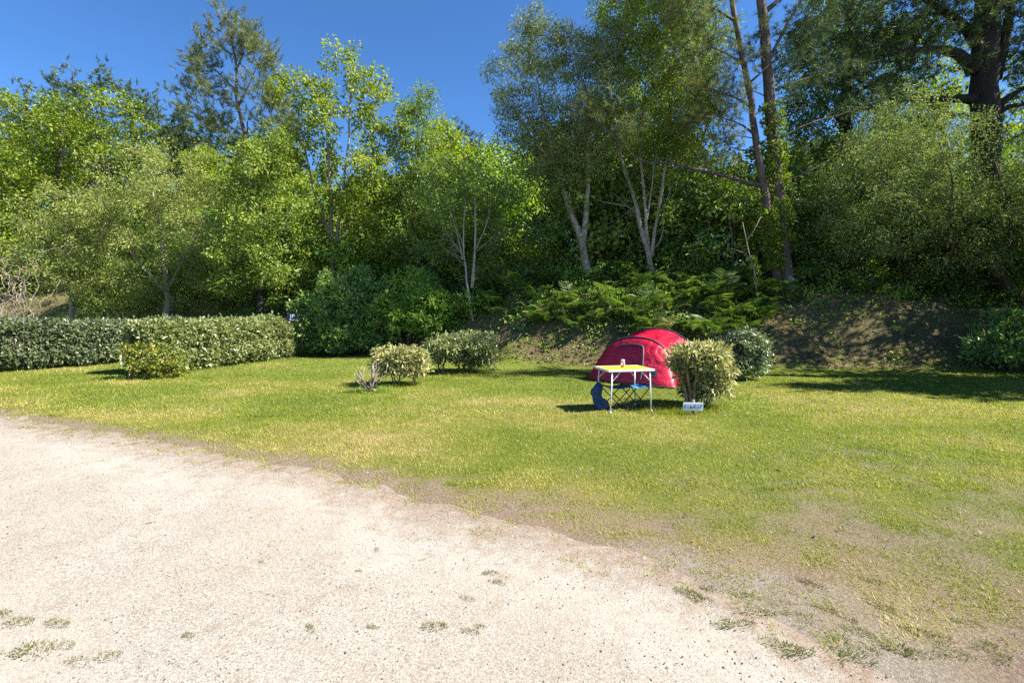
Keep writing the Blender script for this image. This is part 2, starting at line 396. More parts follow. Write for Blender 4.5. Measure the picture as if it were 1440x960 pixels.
# ------------------------------------------------------------------ leaves and branches
def unit(v): return v / (np.linalg.norm(v, axis=-1, keepdims=True) + 1e-9)
def leaf_arrays(pos, ax, nrm, L, W, tint, fold=.18):
    ax = unit(ax); side = unit(np.cross(ax, nrm)); nn = np.cross(side, ax)
    N = len(pos); L = np.broadcast_to(L, N)[:, None]; W = np.broadcast_to(W, N)[:, None]
    V = np.stack([pos, pos + ax * L * .48 + side * W * .5 + nn * W * fold, pos + ax * L, pos + ax * L * .48 - side * W * .5 + nn * W * fold], 1).reshape(-1, 3)
    Q = np.arange(N * 4).reshape(N, 4)
    return V, Q, np.repeat(np.broadcast_to(tint, N), 4)
def leaf_cluster(rng, C, per, rc, L, W, flat=.75, droop=.25, up=.6, tvar=.22, tip_bias=None):
    """leaves around the cluster centres C"""
    n = len(C); cnt = rng.poisson(per, n)
    idx = np.repeat(np.arange(n), cnt); N = len(idx)
    d = unit(rng.normal(size=(N, 3))); r = rng.rand(N) ** .5
    sc = rc * (.7 + .6 * rng.rand(n))[idx]
    off = d * (r * sc)[:, None]; off[:, 2] *= flat
    pos = C[idx] + off
    ax = unit(d * .8 + rng.normal(size=(N, 3)) * .6); ax[:, 2] -= droop
    nr = rng.normal(size=(N, 3)) * .75; nr[:, 2] += up
    s = .65 + .6 * rng.rand(N)
    tint = np.clip(.5 + rng.normal(0, tvar * .7, n)[idx] + rng.normal(0, tvar, N), 0, 1)
    return leaf_arrays(pos, ax, nr, L * s, W * s, tint)
def needle_tufts(rng, C, D, per, L, W, spread=.75, tvar=.2):
    n = len(C); idx = np.repeat(np.arange(n), per); N = len(idx)
    D = unit(D)
    ax = unit(D[idx] + rng.normal(size=(N, 3)) * spread)
    side = unit(np.cross(ax, rng.normal(size=(N, 3))))
    base = C[idx] - D[idx] * (rng.rand(N) * L * .9)[:, None]
    l = L * (.6 + .5 * rng.rand(N))[:, None]
    V = np.stack([base - side * W / 2, base + side * W / 2, base + ax * l], 1).reshape(-1, 3)
    tint = np.clip(.5 + rng.normal(0, .15, n)[idx] + rng.normal(0, tvar, N), 0, 1)
    return V, np.arange(N * 3).reshape(N, 3), np.repeat(tint, 3)

def sample_lobes(rng, lobes, n, power=.42, boxy=0.0):
    w = np.array([np.prod(r) ** .667 for _, r in lobes]); w /= w.sum()
    k = rng.choice(len(lobes), n, p=w)
    d = unit(rng.normal(size=(n, 3))); r = rng.rand(n) ** power
    if boxy: r = r * (1 - boxy + boxy / np.abs(d).max(1))
    C = np.array([l[0] for l in lobes])[k]; R = np.array([l[1] for l in lobes])[k]
    return C + d * R * r[:, None], d
def resample(pts, step, rng, jit):
    pts = np.asarray(pts, float); seg = np.linalg.norm(np.diff(pts, axis=0), axis=1); s = np.concatenate([[0], np.cumsum(seg)])
    k = max(3, int(s[-1] / step) + 1); q = np.linspace(0, s[-1], k)
    # smooth through the points
    out = np.stack([np.interp(q, s, pts[:, a]) for a in range(3)], 1)
    if k > 4:
        for _ in range(2): out[1:-1] = .25 * out[:-2] + .5 * out[1:-1] + .25 * out[2:]
    out[1:-1] += rng.normal(size=(k - 2, 3)) * jit
    return out, q / s[-1]
def grow(rng, mb, stems, targets, tipr=.006, step=.65, rise=.7, jit=.03, rk=.016, sides=4):
    """tubes for the stems, then one twig from the skeleton to each target; returns twig end directions"""
    N, R = [], []
    for pts, r0, r1 in stems:
        q, f = resample(pts, .5, rng, jit * .6)
        rr = r0 + (r1 - r0) * f ** .8
        rr[0] *= 1.25
        mb.tube(q, rr, 9 if r0 > .1 else 6)
        N += list(q); R += list(rr)
    N = np.array(N); R = np.array(R)
    d0 = np.array([np.min(np.linalg.norm(N - t, axis=1)) for t in targets])
    dirs = np.zeros_like(targets)
    for ti in np.argsort(d0):
        T = targets[ti]
        dv = T - N; d = np.linalg.norm(dv, axis=1)
        cost = d + rise * np.maximum(0, .35 * d - dv[:, 2])
        j = int(np.argmin(cost)); p0, dd = N[j], d[j]
        if dd < .05: dirs[ti] = (0, 0, 1); continue
        k = max(3, int(dd / step) + 2); f = np.linspace(0, 1, k)[:, None]
        mid = p0 + (T - p0) * .5 + np.array([0, 0, .10 * dd]) + rng.normal(size=3) * .07 * dd
        q = (1 - f) ** 2 * p0 + 2 * f * (1 - f) * mid + f ** 2 * T
        q[1:-1] += rng.normal(size=(k - 2, 3)) * jit * min(1, dd)
        r0 = min(R[j] * .75, tipr + rk * dd)
        rr = r0 + (tipr - r0) * f[:, 0]
        mb.tube(q, rr, sides if r0 > .022 else 3, cap=False)
        dirs[ti] = unit(q[-1] - q[-2])
        N = np.vstack([N, q[1:]]); R = np.concatenate([R, rr[1:]])
    return dirs

TRI = 0
def make_tree(name, label, cat, base, stems, lobes, n, per, rc, L, W, leaf, bark, seed, kind='leaf', group=None,
              flat=.75, droop=.25, up=.6, rise=.7, rk=.016, power=.42, bare=(), needle=(.2, .012, 36), tipr=.006, spread=.75, gap=0.0, upbias=.5, crown='crown'):
    """stems: list of (points, radius, end radius), world coords; everything is stored relative to base"""
    rng = np.random.RandomState(seed)
    base = np.asarray(base, float)
    t = thing(name, label, cat, base, 0, group)
    mb = MB()
    C, d = sample_lobes(rng, lobes, n, power)
    if gap:
        keep = noise(C[:, 0] * .8 + seed, C[:, 1] * .8, C[:, 2] * .8) > gap
        C, d = C[keep], d[keep]
    gz = height(C[:, 0], C[:, 1]) + .25
    C[:, 2] = np.maximum(C[:, 2], gz + .2 * rng.rand(len(C)))
    dirs = grow(rng, mb, stems, C, rise=rise, rk=rk, tipr=tipr)
    for pts, r0, r1 in bare:
        q, f = resample(pts, .3, rng, .02); mb.tube(q, r0 + (r1 - r0) * f, 5)
        for _ in range(5):
            j = rng.randint(len(q) // 3, len(q)); e = q[j] + rng.normal(size=3) * np.array([.5, .4, .4]); mb.tube([q[j], (q[j] + e) / 2 + rng.normal(size=3) * .05, e], [max(.005, r0 * .35), .006, .004], 3, cap=False)
    mb.V = [v - base for v in mb.V]
    mb.build('trunk', bark, t, True)
    if kind == 'leaf':
        V, Q, ti = leaf_cluster(rng, C, per, rc, L, W, flat, droop, up)
        me = raw_mesh('crown', V - base, Q, None, dict(tint=ti), (leaf,))
    else:
        l_, w_, per_ = needle
        sub = []; sd = []
        for _ in range(per):
            sub.append(C + rng.normal(size=C.shape) * rc); sd.append(dirs + d * .4 + rng.normal(size=C.shape) * .35 + np.array([0, 0, upbias]))
        V, T, ti = needle_tufts(rng, np.vstack(sub), np.vstack(sd), per_, l_, w_, spread)
        me = raw_mesh('crown', V - base, None, T, dict(tint=ti), (leaf,))
    new_obj(crown, me, t, kind='stuff')
    return t
def ground_pt(px, py, d):
    p = P(px, py, d); p[2] = hz(p[0], p[1]); return p
def stem_px(pts, d, r0, r1, rng=None):
    """pixel polyline at distance d (a third entry overrides d); the first point goes to the ground"""
    q = [P(a[0], a[1], a[2] if len(a) > 2 else d) for a in pts]
    return q, r0, r1
def from_ground(q):
    z = hz(q[0][0], q[0][1]); q[0][2] = z - .1
    return q

# ------------------------------------------------------------------ tent
M['tent'] = None
def tent_mat(name, c):
    m, n, l, p = mat(name)
    tc = n.new('ShaderNodeTexCoord'); q = n.new('ShaderNodeTexNoise'); q.inputs['Scale'].default_value = 3.2; q.inputs['Detail'].default_value = 5; q.inputs['Distortion'].default_value = 1.2
    l.new(tc.outputs['Object'], q.inputs['Vector'])
    r = ramp(n, [(.3, tuple(v * .85 for v in c)), (.7, tuple(v * 1.1 for v in c))]); l.new(q.outputs['Fac'], r.inputs[0])
    b = n.new('ShaderNodeBump'); b.inputs['Strength'].default_value = .7; b.inputs['Distance'].default_value = .09
    l.new(q.outputs['Fac'], b.inputs['Height'])
    d = n.new('ShaderNodeBsdfDiffuse'); t = n.new('ShaderNodeBsdfTranslucent'); g = n.new('ShaderNodeBsdfGlossy'); g.inputs['Roughness'].default_value = .42
    for s in (d, t): l.new(r.outputs[0], s.inputs[0])
    for s in (d, t, g): l.new(b.outputs[0], s.inputs['Normal'])
    m1 = n.new('ShaderNodeMixShader'); m1.inputs[0].default_value = .35; l.new(d.outputs[0], m1.inputs[1]); l.new(t.outputs[0], m1.inputs[2])
    m2 = n.new('ShaderNodeMixShader'); m2.inputs[0].default_value = .05; l.new(m1.outputs[0], m2.inputs[1]); l.new(g.outputs[0], m2.inputs[2])
    n.remove(p); l.new(m2.outputs[0], n['Material Output'].inputs[0])
    return m
M['tent'] = tent_mat('red_nylon', (.68, .013, .055))
M['tent_door'] = tent_mat('red_door_nylon', (.40, .010, .03))
M['trim'] = plain('dark_trim', (.05, .045, .055), .6)
M['patch'] = plain('grey_patch', (.13, .06, .085), .6)
TENT = thing('tent', 'red pop-up tent with dark hoops pitched on the lawn', 'tent', (2.86, 11.15, hz(2.86, 11.15)), math.radians(-45))
ST = np.array([  # distance along the tent, height, half width
    (-.62, .0, 1.13), (-.56, .14, 1.13), (-.43, .42, 1.10), (-.27, .71, 1.06), (-.10, .94, 1.03), (0, 1.03, 1.0), (.10, 1.025, 1.01), (.30, 1.05, 1.05),
    (.60, 1.14, 1.09), (.88, 1.21, 1.12), (1.0, 1.17, 1.11), (1.2, 1.0, 1.06), (1.4, .68, .98), (1.56, .34, .88), (1.64, .0, .82)])
def tent_pt(s, v):
    h = np.interp(v, ST[:, 0], ST[:, 1]); w = np.interp(v, ST[:, 0], ST[:, 2])
    c, sn = np.cos(s), np.sin(s)
    sag = -.085 * np.sin(np.clip((v - 0) / .88, 0, 1) * math.pi) * sn
    x = -w * np.sign(c) * np.abs(c) ** .86; z = h * np.abs(sn) ** .80 + sag
    # hoop planes lean: the feet of the front sheet come back towards the hoop
    y = v + np.where(v < 0, -v * .55 * (1 - np.abs(sn) ** 1.2), 0)
    return np.stack([x, y, z], -1)
def sheet(v0, v1, nv, s0=0, s1=math.pi, ns=40, off=0.0):
    vv = np.linspace(v0, v1, nv); ss = np.linspace(s0, s1, ns)
    S, Vv = np.meshgrid(ss, vv); Pn = tent_pt(S.ravel(), Vv.ravel())
    if off:
        e = 1e-3
        nrm = unit(np.cross(tent_pt(S.ravel() + e, Vv.ravel()) - Pn, tent_pt(S.ravel(), Vv.ravel() + e) - Pn)); nrm[nrm[:, 2] < 0] *= -1
        Pn = Pn + nrm * off
    i = (np.arange(nv - 1)[:, None] * ns + np.arange(ns - 1)[None]).ravel()
    return Pn, np.stack([i, i + 1, i + 1 + ns, i + ns], 1)
rngt = np.random.RandomState(4)
for nm, a, b_, nv in (('front_panel', -.62, 0, 14), ('roof_panel', 0, .88, 14), ('rear_panel', .88, 1.64, 16)):
    mb = MB(); V, Q = sheet(a, b_, nv)
    w = .014 * (fbm(V[:, 0] * 5 + 3, V[:, 1] * 5 + V[:, 2] * 4, 3) - .5)
    V[:, 1] += w; V[:, 0] += w * .6; V[:, 2] = np.maximum(V[:, 2], .0)
    mb.add(V, Q); o = mb.build(nm, M['tent'], TENT, True)
    sd = o.modifiers.new('cloth', 'SOLIDIFY'); sd.thickness = .003
def tent_curve(svs, off=.004):
    sv = np.array(svs); e = 1e-3
    p0 = tent_pt(sv[:, 0], sv[:, 1]); nrm = unit(np.cross(tent_pt(sv[:, 0] + e, sv[:, 1]) - p0, tent_pt(sv[:, 0], sv[:, 1] + e) - p0))
    nrm[nrm[:, 2] < 0] *= -1
    return p0 + nrm * off
for vv in (.0, .88):
    mb = MB(); mb.tube(tent_curve([(s, vv) for s in np.linspace(.02, math.pi - .02, 40)], .006), .016, 6); mb.build('hoop', M['trim'], TENT, True)
mb = MB()   # door zip: an arch on the front sheet, wide as a band
ang = np.linspace(0, 1, 40)
def zipsv(f):
    # runs over the top of the door and down its right side
    if f < .5:
        g = f / .5; x = -.33 + .62 * g; v = -.15 - .02 * (1 - math.sin(g * math.pi / 2)) - .06 * max(0, g - .7)
    else:
        g = (f - .5) / .5; x = .29 + .15 * math.sin(g * math.pi / 2); v = -.17 - .40 * g
    return x, v
def sv_from_x(x, v):
    w = np.interp(v, ST[:, 0], ST[:, 2]); c = -np.sign(x) * (abs(x) / w) ** (1 / .86); return math.acos(max(-1, min(1, c)))
zp = tent_curve([(sv_from_x(*zipsv(f)), zipsv(f)[1]) for f in ang], .012)
zp[1:-1] = (zp[:-2] + zp[1:-1] * 2 + zp[2:]) / 4
mb.tube(zp, .022, 6); mb.build('door_zip', M['trim'], TENT, True)
mb = MB(); mb.tube(tent_curve([(s, -.60) for s in np.linspace(.05, math.pi - .05, 40)], .004), .012, 5); mb.build('hem', M['trim'], TENT, True)
mb = MB(); V, Q = sheet(-.50, -.42, 5, sv_from_x(.62, -.45), sv_from_x(.76, -.45), 6, .005); mb.add(V, Q); pt = mb.build('logo_patch', M['patch'], TENT)
mb = MB(); V, Q = sheet(-.47, -.45, 3, sv_from_x(.64, -.45), sv_from_x(.74, -.45), 6, .009); mb.add(V, Q); mb.build('logo_stripe', M['trim'], pt)

# ------------------------------------------------------------------ table, can, stools, bag, signs
M['alu'] = plain('aluminium', (.72, .73, .74), .35, .35, .05)
M['lime'] = plain('lime_laminate', (.52, .68, .012), .45, 0, .03)
M['foot'] = plain('pale_plastic', (.62, .64, .70), .5)
TA = math.radians(12); Rt = rotz(TA)
tc0 = np.array([1.855, 7.98]); tz = hz(*tc0)
TABLE = thing('camping_table', 'folding camping table with lime green top and aluminium legs', 'table', (tc0[0], tc0[1], tz), TA)
TW, TD, TH = .80, .60, .70
mb = MB(); mb.box((0, 0, TH - .012), (TW - .03, TD - .03, .022)); mb.build('table_top', M['lime'], TABLE, bevel=.003)
mb = MB()
for sx_, sy_, lx, ly in ((0, -1, TW, .018), (0, 1, TW, .018), (-1, 0, .018, TD - .036), (1, 0, .018, TD - .036)):
    mb.box((sx_ * (TW / 2 - .009), sy_ * (TD / 2 - .009), TH - .015), (lx, ly, .036))
mb.build('rim', M['alu'], TABLE, bevel=.003)
for sx_ in (-1, 1):
    for sy_ in (-1, 1):
        top = np.array([sx_ * (TW / 2 - .075), sy_ * (TD / 2 - .03), TH - .034]); bot = np.array([sx_ * (TW / 2 - .045), sy_ * (TD / 2 - .015), -.01])
        mb = MB(); mb.tube([top, bot], .0125, 8); leg = mb.build('leg', M['alu'], TABLE, True)
        mb = MB(); mb.tube([bot + (0, 0, .05), bot], .017, 8); mb.build('foot', M['foot'], leg, True)
        mb = MB(); f_ = .24; mb.tube([top + (bot - top) * f_, np.array([sx_ * (TW / 2 - .22), top[1], TH - .034])], .008, 6); mb.build('brace', M['alu'], TABLE, True)
def tl(x, y, z): return np.append(tc0, tz) + Rt @ np.array([x, y, z])

M['can'] = plain('can_white', (.75, .72, .76), .3, .2, .03); M['can_pink'] = plain('can_pink', (.62, .13, .36), .35); M['can_red'] = plain('can_red', (.6, .03, .03), .35); M['can_dark'] = plain('can_dark', (.03, .03, .06), .4)
cz = tl(-.02, .0, TH)
CAN = thing('drinks_can', 'white and pink drinks can standing on the lime table', 'can', cz)
mb = MB(); mb.lathe([(0, .001), (.024, .001), (.033, .008), (.033, .118), (.027, .132), (.026, .135), (.024, .132), (0, .132)], 20); mb.build('body', M['can'], CAN, True)
mb = MB(); mb.lathe([(.0336, .010), (.0336, .042)], 20); mb.build('red_band', M['can_red'], CAN, True)
mb = MB(); mb.lathe([(.0336, .088), (.0336, .112)], 20); mb.build('pink_band', M['can_pink'], CAN, True)
mb = MB()
for a0 in (-1.9, -1.35):
    th = np.linspace(a0, a0 + .42, 5); V = np.array([(.0342 * math.cos(a), .0342 * math.sin(a), z) for z in (.050, .078) for a in th]); mb.add(V, [(q, q + 1, q + 6, q + 5) for q in range(4)])
mb.build('mark', M['can_dark'], CAN)

M['stool'] = plain('dark_steel', (.03, .032, .04), .4, .3); M['seat_blue'] = plain('blue_canvas', (.012, .15, .36), .7, 0, .15, 60, .2); M['navy_shade'] = plain('shade_navy_canvas', (.012, .05, .12), .7, 0, .15, 60, .2)  # navy is the blue seat canvas darkened to show shade, shared by the strap
def stool(label, x, y, rz, seatm):
    t = thing('camp_stool', label, 'stool', (x, y, hz(x, y)), rz)
    H, w, d = .40, .19, .15
    mb = MB(); g = np.linspace(-1, 1, 9)
    V = np.array([(a * w, b2 * d, H - .025 * (1 - a * a)) for b2 in (-1, 0, 1) for a in g]); Q = [(r * 9 + q, r * 9 + q + 1, r * 9 + q + 10, r * 9 + q + 9) for r in range(2) for q in range(8)]
    mb.add(V, Q); o = mb.build('seat', seatm, t, True); sd = o.modifiers.new('cloth', 'SOLIDIFY'); sd.thickness = .012
    for sy_ in (-1, 1):
        for sx_ in (-1, 1):
            yo = sy_ * d + sx_ * .011
            mb = MB(); mb.tube([(sx_ * w, yo, H), (sx_ * w * .92, yo, H - .05), (-sx_ * w * .98, yo, 0)], .009, 7); mb.build('leg', M['stool'], t, True)
    for sx_ in (-1, 1):
        mb = MB(); mb.tube([(sx_ * w, -d - .01, H + .004), (sx_ * w, d + .01, H + .004)], .009, 7); mb.build('rail', M['stool'], t, True)
        mb = MB(); mb.tube([(sx_ * w * .98, -d, .012), (sx_ * w * .98, d, .012)], .008, 6); mb.build('foot_rail', M['stool'], t, True)
    return t
p1, p2 = tl(-.13, .03, 0), tl(.24, .06, 0)
stool('folding camp stool with seat coloured navy for shade beside the blue bag', p1[0], p1[1], TA + .06, M['navy_shade'])
stool('folding camp stool with bright blue seat under the table', p2[0], p2[1], TA + .18, M['seat_blue'])

M['bag'] = plain('blue_bag_nylon', (.010, .034, .095), .55, 0, .4, 16, .8)
bz = tl(-.41, .02, 0)
BAG = thing('bag', 'crumpled dark blue bag leaning by the camping table leg', 'bag', bz, .1)
prof = [(.0, .105), (.04, .125), (.10, .13), (.17, .115), (.22, .075), (.27, .085), (.33, .10), (.39, .085), (.44, .045), (.475, .012)]
V = []; ns = 18
for k_, (z, r) in enumerate(prof):
    for a in range(ns):
        th = a * 2 * math.pi / ns; rr = r * (1 + .22 * math.sin(3 * th + k_ * .9) + .13 * math.sin(5 * th - k_ * 1.3))
        V.append((rr * math.cos(th) - .05 * z / .47 + .03 * math.sin(k_), .72 * rr * math.sin(th), z))
mb = MB(); i0 = [(r * ns + a, r * ns + (a + 1) % ns, (r + 1) * ns + (a + 1) % ns, (r + 1) * ns + a) for r in range(len(prof) - 1) for a in range(ns)]
mb.add(V, i0); ob = mb.build('sack', M['bag'], BAG, True); ss_ = ob.modifiers.new('smooth', 'SUBSURF'); ss_.levels = 1; ss_.render_levels = 2
mb = MB(); mb.tube([(-.06, -.03, .44), (-.03, -.09, .36), (.0, -.11, .24), (.03, -.10, .10)], .009, 6); mb.build('strap', M['navy_shade'], BAG, True)

M['sign_white'] = plain('sign_white', (.72, .78, .84), .45, 0, .05); M['ink'] = plain('sign_ink', (.012, .02, .075), .5)
M['navy'] = plain('sign_navy', (.006, .010, .035), .45); M['sign_pale'] = plain('sign_pale', (.62, .74, .85), .5)
def text_mesh(body, size, m, name, parent, loc, rot):
    cu = bpy.data.curves.new(name, 'FONT'); cu.body = body; cu.size = size; cu.align_x = 'CENTER'; cu.align_y = 'CENTER'; cu.extrude = .0015; cu.offset = size * .007; cu.space_character = 1.08
    to = bpy.data.objects.new(name, cu); COL.objects.link(to)
    bpy.context.view_layer.update()
    me = bpy.data.meshes.new_from_object(to.evaluated_get(bpy.context.evaluated_depsgraph_get()))
    COL.objects.unlink(to); bpy.data.objects.remove(to)
    me.materials.clear(); me.materials.append(m)
    o = new_obj(name, me, parent); o.location = loc; o.rotation_euler = rot
    return o
q = P(974.5, 571.5, 7.5)
SIGN = thing('pitch_sign', 'small white sign reading F16/F17 on a wooden stake', 'sign', (q[0], q[1], hz(q[0], q[1])), math.radians(-4))
zc = q[2] - SIGN.location.z
mb = MB(); mb.box((0, 0, zc), (.305, .012, .125)); mb.build('board', M['sign_white'], SIGN, bevel=.003)
text_mesh('F16/F17', .08, M['ink'], 'lettering', SIGN, (0, -.0085, zc - .004), (math.pi / 2, 0, 0))
mb = MB(); mb.tube([(.02, .045, -.05), (.025, .045, zc * .6), (.012, .05, zc + .1)], [.034, .03, .027], 7); mb.build('stake', M['wood'], SIGN, True)
for sx_ in (-1, 1):
    mb = MB(); mb.tube([(sx_ * .025 + .02, .02, zc), (sx_ * .025 + .02, -.0095, zc)], .005, 6); mb.build('screw', M['alu'], SIGN)
q = P(411, 446, 17.0); gz_ = hz(q[0], q[1])
NAV = thing('path_sign', 'navy blue sign with white letters between hedge and laurel', 'sign', (q[0], q[1], gz_), math.radians(14))
zc = q[2] - gz_
mb = MB(); mb.box((-.03, 0, zc), (.29, .02, .26)); mb.build('board', M['navy'], NAV, bevel=.004)
text_mesh('JP', .19, M['sign_pale'], 'lettering', NAV, (-.0, -.0125, zc + .03), (math.pi / 2, 0, 0))
mb = MB(); mb.tube([(-.10, -.013, zc - .10), (.02, -.013, zc - .105), (.08, -.013, zc - .08)], [.008, .013, .006], 5); mb.build('underline', M['sign_pale'], NAV)
mb = MB(); mb.tube([(-.15, .035, -.1), (-.15, .035, zc + .17)], .03, 8); mb.build('post', M['black_bark'], NAV, True)
q = P(423, 447, 17.3); gz_ = hz(q[0], q[1])
NV2 = thing('plain_sign', 'small plain navy panel half hidden in the laurel', 'sign', (q[0], q[1], gz_), math.radians(-8))
zc = q[2] - gz_
mb = MB(); mb.box((0, 0, zc), (.20, .02, .17)); mb.build('board', M['navy'], NV2, bevel=.004)
mb = MB(); mb.tube([(0, .03, -.1), (0, .03, zc + .05)], .02, 6); mb.build('post', M['black_bark'], NV2, True)
q = ground_pt(182, 531, 11.6)
t = thing('wooden_peg', 'short weathered wooden peg in front of the left hedge', 'peg', q)
mb = MB(); mb.tube([(0, 0, -.05), (.005, 0, .08), (.0, 0, .165)], [.028, .026, .02], 7); mb.build('shaft', M['wood'], t, True)
mb = MB(); mb.tube([(0, 0, .165), (0, 0, .19)], [.034, .03], 8); mb.build('head', M['wood'], t, True)
q = ground_pt(170, 509, 14.2)
t = thing('marker_post', 'thin pale marker post against the end of the hedge', 'post', q)
mb = MB(); mb.tube([(0, 0, -.05), (0, 0, .36)], .022, 8); mb.build('shaft', M['sign_white'], t, True)
mb = MB(); mb.box((.05, 0, .06), (.10, .03, .035)); mb.build('arm', M['sign_white'], t)

# ------------------------------------------------------------------ hedges and bushes
def hedge(name, label, cat, pts, hgt, wid, nleaf, leaf, seed, bot=.12, L=.10, W=.05, stems=6, group=None, bark=None, roundness=.35):
    """clipped hedge along the ground polyline pts: leaves in a shell around a rounded box"""
    rng = np.random.RandomState(seed); pts = np.array(pts, float)
    s = np.concatenate([[0], np.cumsum(np.linalg.norm(np.diff(pts, axis=0), axis=1))]); Ls = s[-1]
    b0 = np.array([pts[0][0], pts[0][1], hz(*pts[0][:2])])
    t = thing(name, label, cat, b0, 0, group)
    N = nleaf
    # superellipse section, ends rounded
    a = rng.rand(N) * Ls
    th = rng.rand(N) * 2 * math.pi; ex = 2 / (2 + 2.5 * (1 - roundness))
    c_, s_ = np.cos(th), np.sin(th)
    rr = 1 - .38 * rng.rand(N) ** 1.6
    endf = np.minimum(a, Ls - a) / (wid * .55); endf = np.where(endf < 1, np.sqrt(np.clip(1 - (1 - np.clip(endf, 0, 1)) ** 2, 0, 1)), 1); endf = .25 + .75 * endf
    u = np.sign(c_) * np.abs(c_) ** ex * rr * wid / 2 * endf
    w_ = np.sign(s_) * np.abs(s_) ** ex * rr
    bump = 1 + (fbm(a * 2.4 + seed, th * 1.8, 4) - .5) * .62
    u = u * bump
    # end caps
    cap = rng.rand(N) < .22 * wid / max(wid, Ls * .5)
    px_, py_ = np.interp(a, s, pts[:, 0]), np.interp(a, s, pts[:, 1])
    tx, ty = np.interp(a, s, np.gradient(pts[:, 0], s)), np.interp(a, s, np.gradient(pts[:, 1], s)); ln = np.hypot(tx, ty); tx, ty = tx / ln, ty / ln
    x = px_ + ty * u; y = py_ - tx * u
    z0 = height(x, y); hh = hgt * (1 + (fbm(a * .9 + 3, a * 0 + seed, 3) - .5) * .22)
    botz = bot * (1 + 1.6 * (fbm(a * 2.2, a * 0 + seed + 4, 2) - .5))
    z = z0 + botz + (w_ * .5 + .5) * (hh - botz) * (1 + (bump - 1) * .3) * (.8 + .2 * endf)
    out = np.stack([ty * c_, -tx * c_, s_], 1)
    pos = np.stack([x, y, z], 1)
    # leaves on small twigs, in knots
    kn = rng.randint(0, N, N // 14); pos = pos * .55 + (pos[kn][rng.randint(0, len(kn), N)] * 0 + pos) * .45
    pos += rng.normal(size=pos.shape) * .035
    sh = (rng.rand(N) < .035) & (w_ > .5); pos[sh, 2] += .16 * rng.rand(sh.sum()) ** 1.5
    ax = out * .6 + rng.normal(size=pos.shape) * .7; ax[:, 2] += .15
    nr = out * .7 + rng.normal(size=pos.shape) * .55; nr[:, 2] += .4
    sc = .65 + .6 * rng.rand(N)
    tint = np.clip(.28 + .35 * fbm(a * 3, z * 4 + seed, 3) + rng.normal(0, .2, N), 0, 1)
    V, Q, ti = leaf_arrays(pos, ax, nr, L * sc, W * sc, tint)
    me = raw_mesh('foliage', V - b0, Q, None, dict(tint=ti), (leaf,))
    new_obj('foliage', me, t, kind='stuff')
    for k_ in range(stems):
        mb = MB(); f = (k_ + .5) / stems * Ls + rng.normal() * .1; bx_, by_ = np.interp(f, s, pts[:, 0]), np.interp(f, s, pts[:, 1]); g = hz(bx_, by_)
        B = np.array([bx_ + rng.normal() * .05, by_ + rng.normal() * .05, g - .05])
        for j in range(5):
            e = B + np.array([rng.normal() * wid * .16, rng.normal() * wid * .16, hgt * (.45 + .25 * rng.rand())]); md = (B + e) / 2 + rng.normal(size=3) * .05
            q_, f_ = resample([B, md, e], .15, rng, .012); mb.tube(q_, .028 * (1 - .75 * f_), 5)
        mb.V = [v - b0 for v in mb.V]; mb.build('stem', bark or M['hedge_stem'], t, True)
    return t
def gp(px, py, d): v = P(px, py, d); return (v[0], v[1])
# big clipped hedge on the left, its further neighbour, the row beside the bare stump, the pair by the tent
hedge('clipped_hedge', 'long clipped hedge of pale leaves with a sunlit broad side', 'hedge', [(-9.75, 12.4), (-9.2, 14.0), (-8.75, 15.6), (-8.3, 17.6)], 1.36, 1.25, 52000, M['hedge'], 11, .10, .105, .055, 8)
hedge('clipped_hedge', 'clipped hedge coloured dark green for shade at the lawn edge, behind the marker post', 'hedge', [(-16.0, 11.0), (-14.3, 13.0), (-13.4, 14.6), (-12.9, 16.8), (-12.4, 19)], 1.32, 1.3, 46000, M['hedge_shade'], 12, .10, .11, .055, 8)
def bush(name, label, cat, c, lobes, n, per, rc, L, W, leaf, seed, stems, bark=None, r=.02, group=None, droop=.1):
    rng = np.random.RandomState(seed); base = np.array([c[0], c[1], hz(*c)])
    lb = [(base + np.array(a), np.array(b_)) for a, b_ in lobes]
    t = thing(name, label, cat, base, 0, group)
    C, d = sample_lobes(rng, lb, n, .33, .75)
    mb_all = []
    for (sx_, sy_, ex, ey_, ez, rr) in stems:
        mb = MB(); B = base + np.array([sx_, sy_, -.05]); E = base + np.array([ex, ey_, ez])
        q_, f_ = resample([B, B * .6 + E * .4 + np.array([(sx_ - ex) * .15, 0, .06]), E], .14, rng, .014); mb.tube(q_, rr * (1 - .6 * f_), 6)
        for _ in range(6):
            j = rng.randint(len(q_) // 3, len(q_)); T_ = C[rng.randint(len(C))]
            if np.linalg.norm(T_ - q_[j]) < .6: mb.tube([q_[j], (q_[j] + T_) / 2 + rng.normal(size=3) * .03, T_], [rr * .45, rr * .3, .004], 4, cap=False)
        mb.V = [v - base for v in mb.V]; mb.build('stem', bark or M['hedge_stem'], t, True)
    V, Q, ti = leaf_cluster(rng, C, per, rc, L, W, .9, droop, .5)
    me = raw_mesh('foliage', V - base, Q, None, dict(tint=ti), (leaf,)); new_obj('foliage', me, t, kind='stuff')
    return t
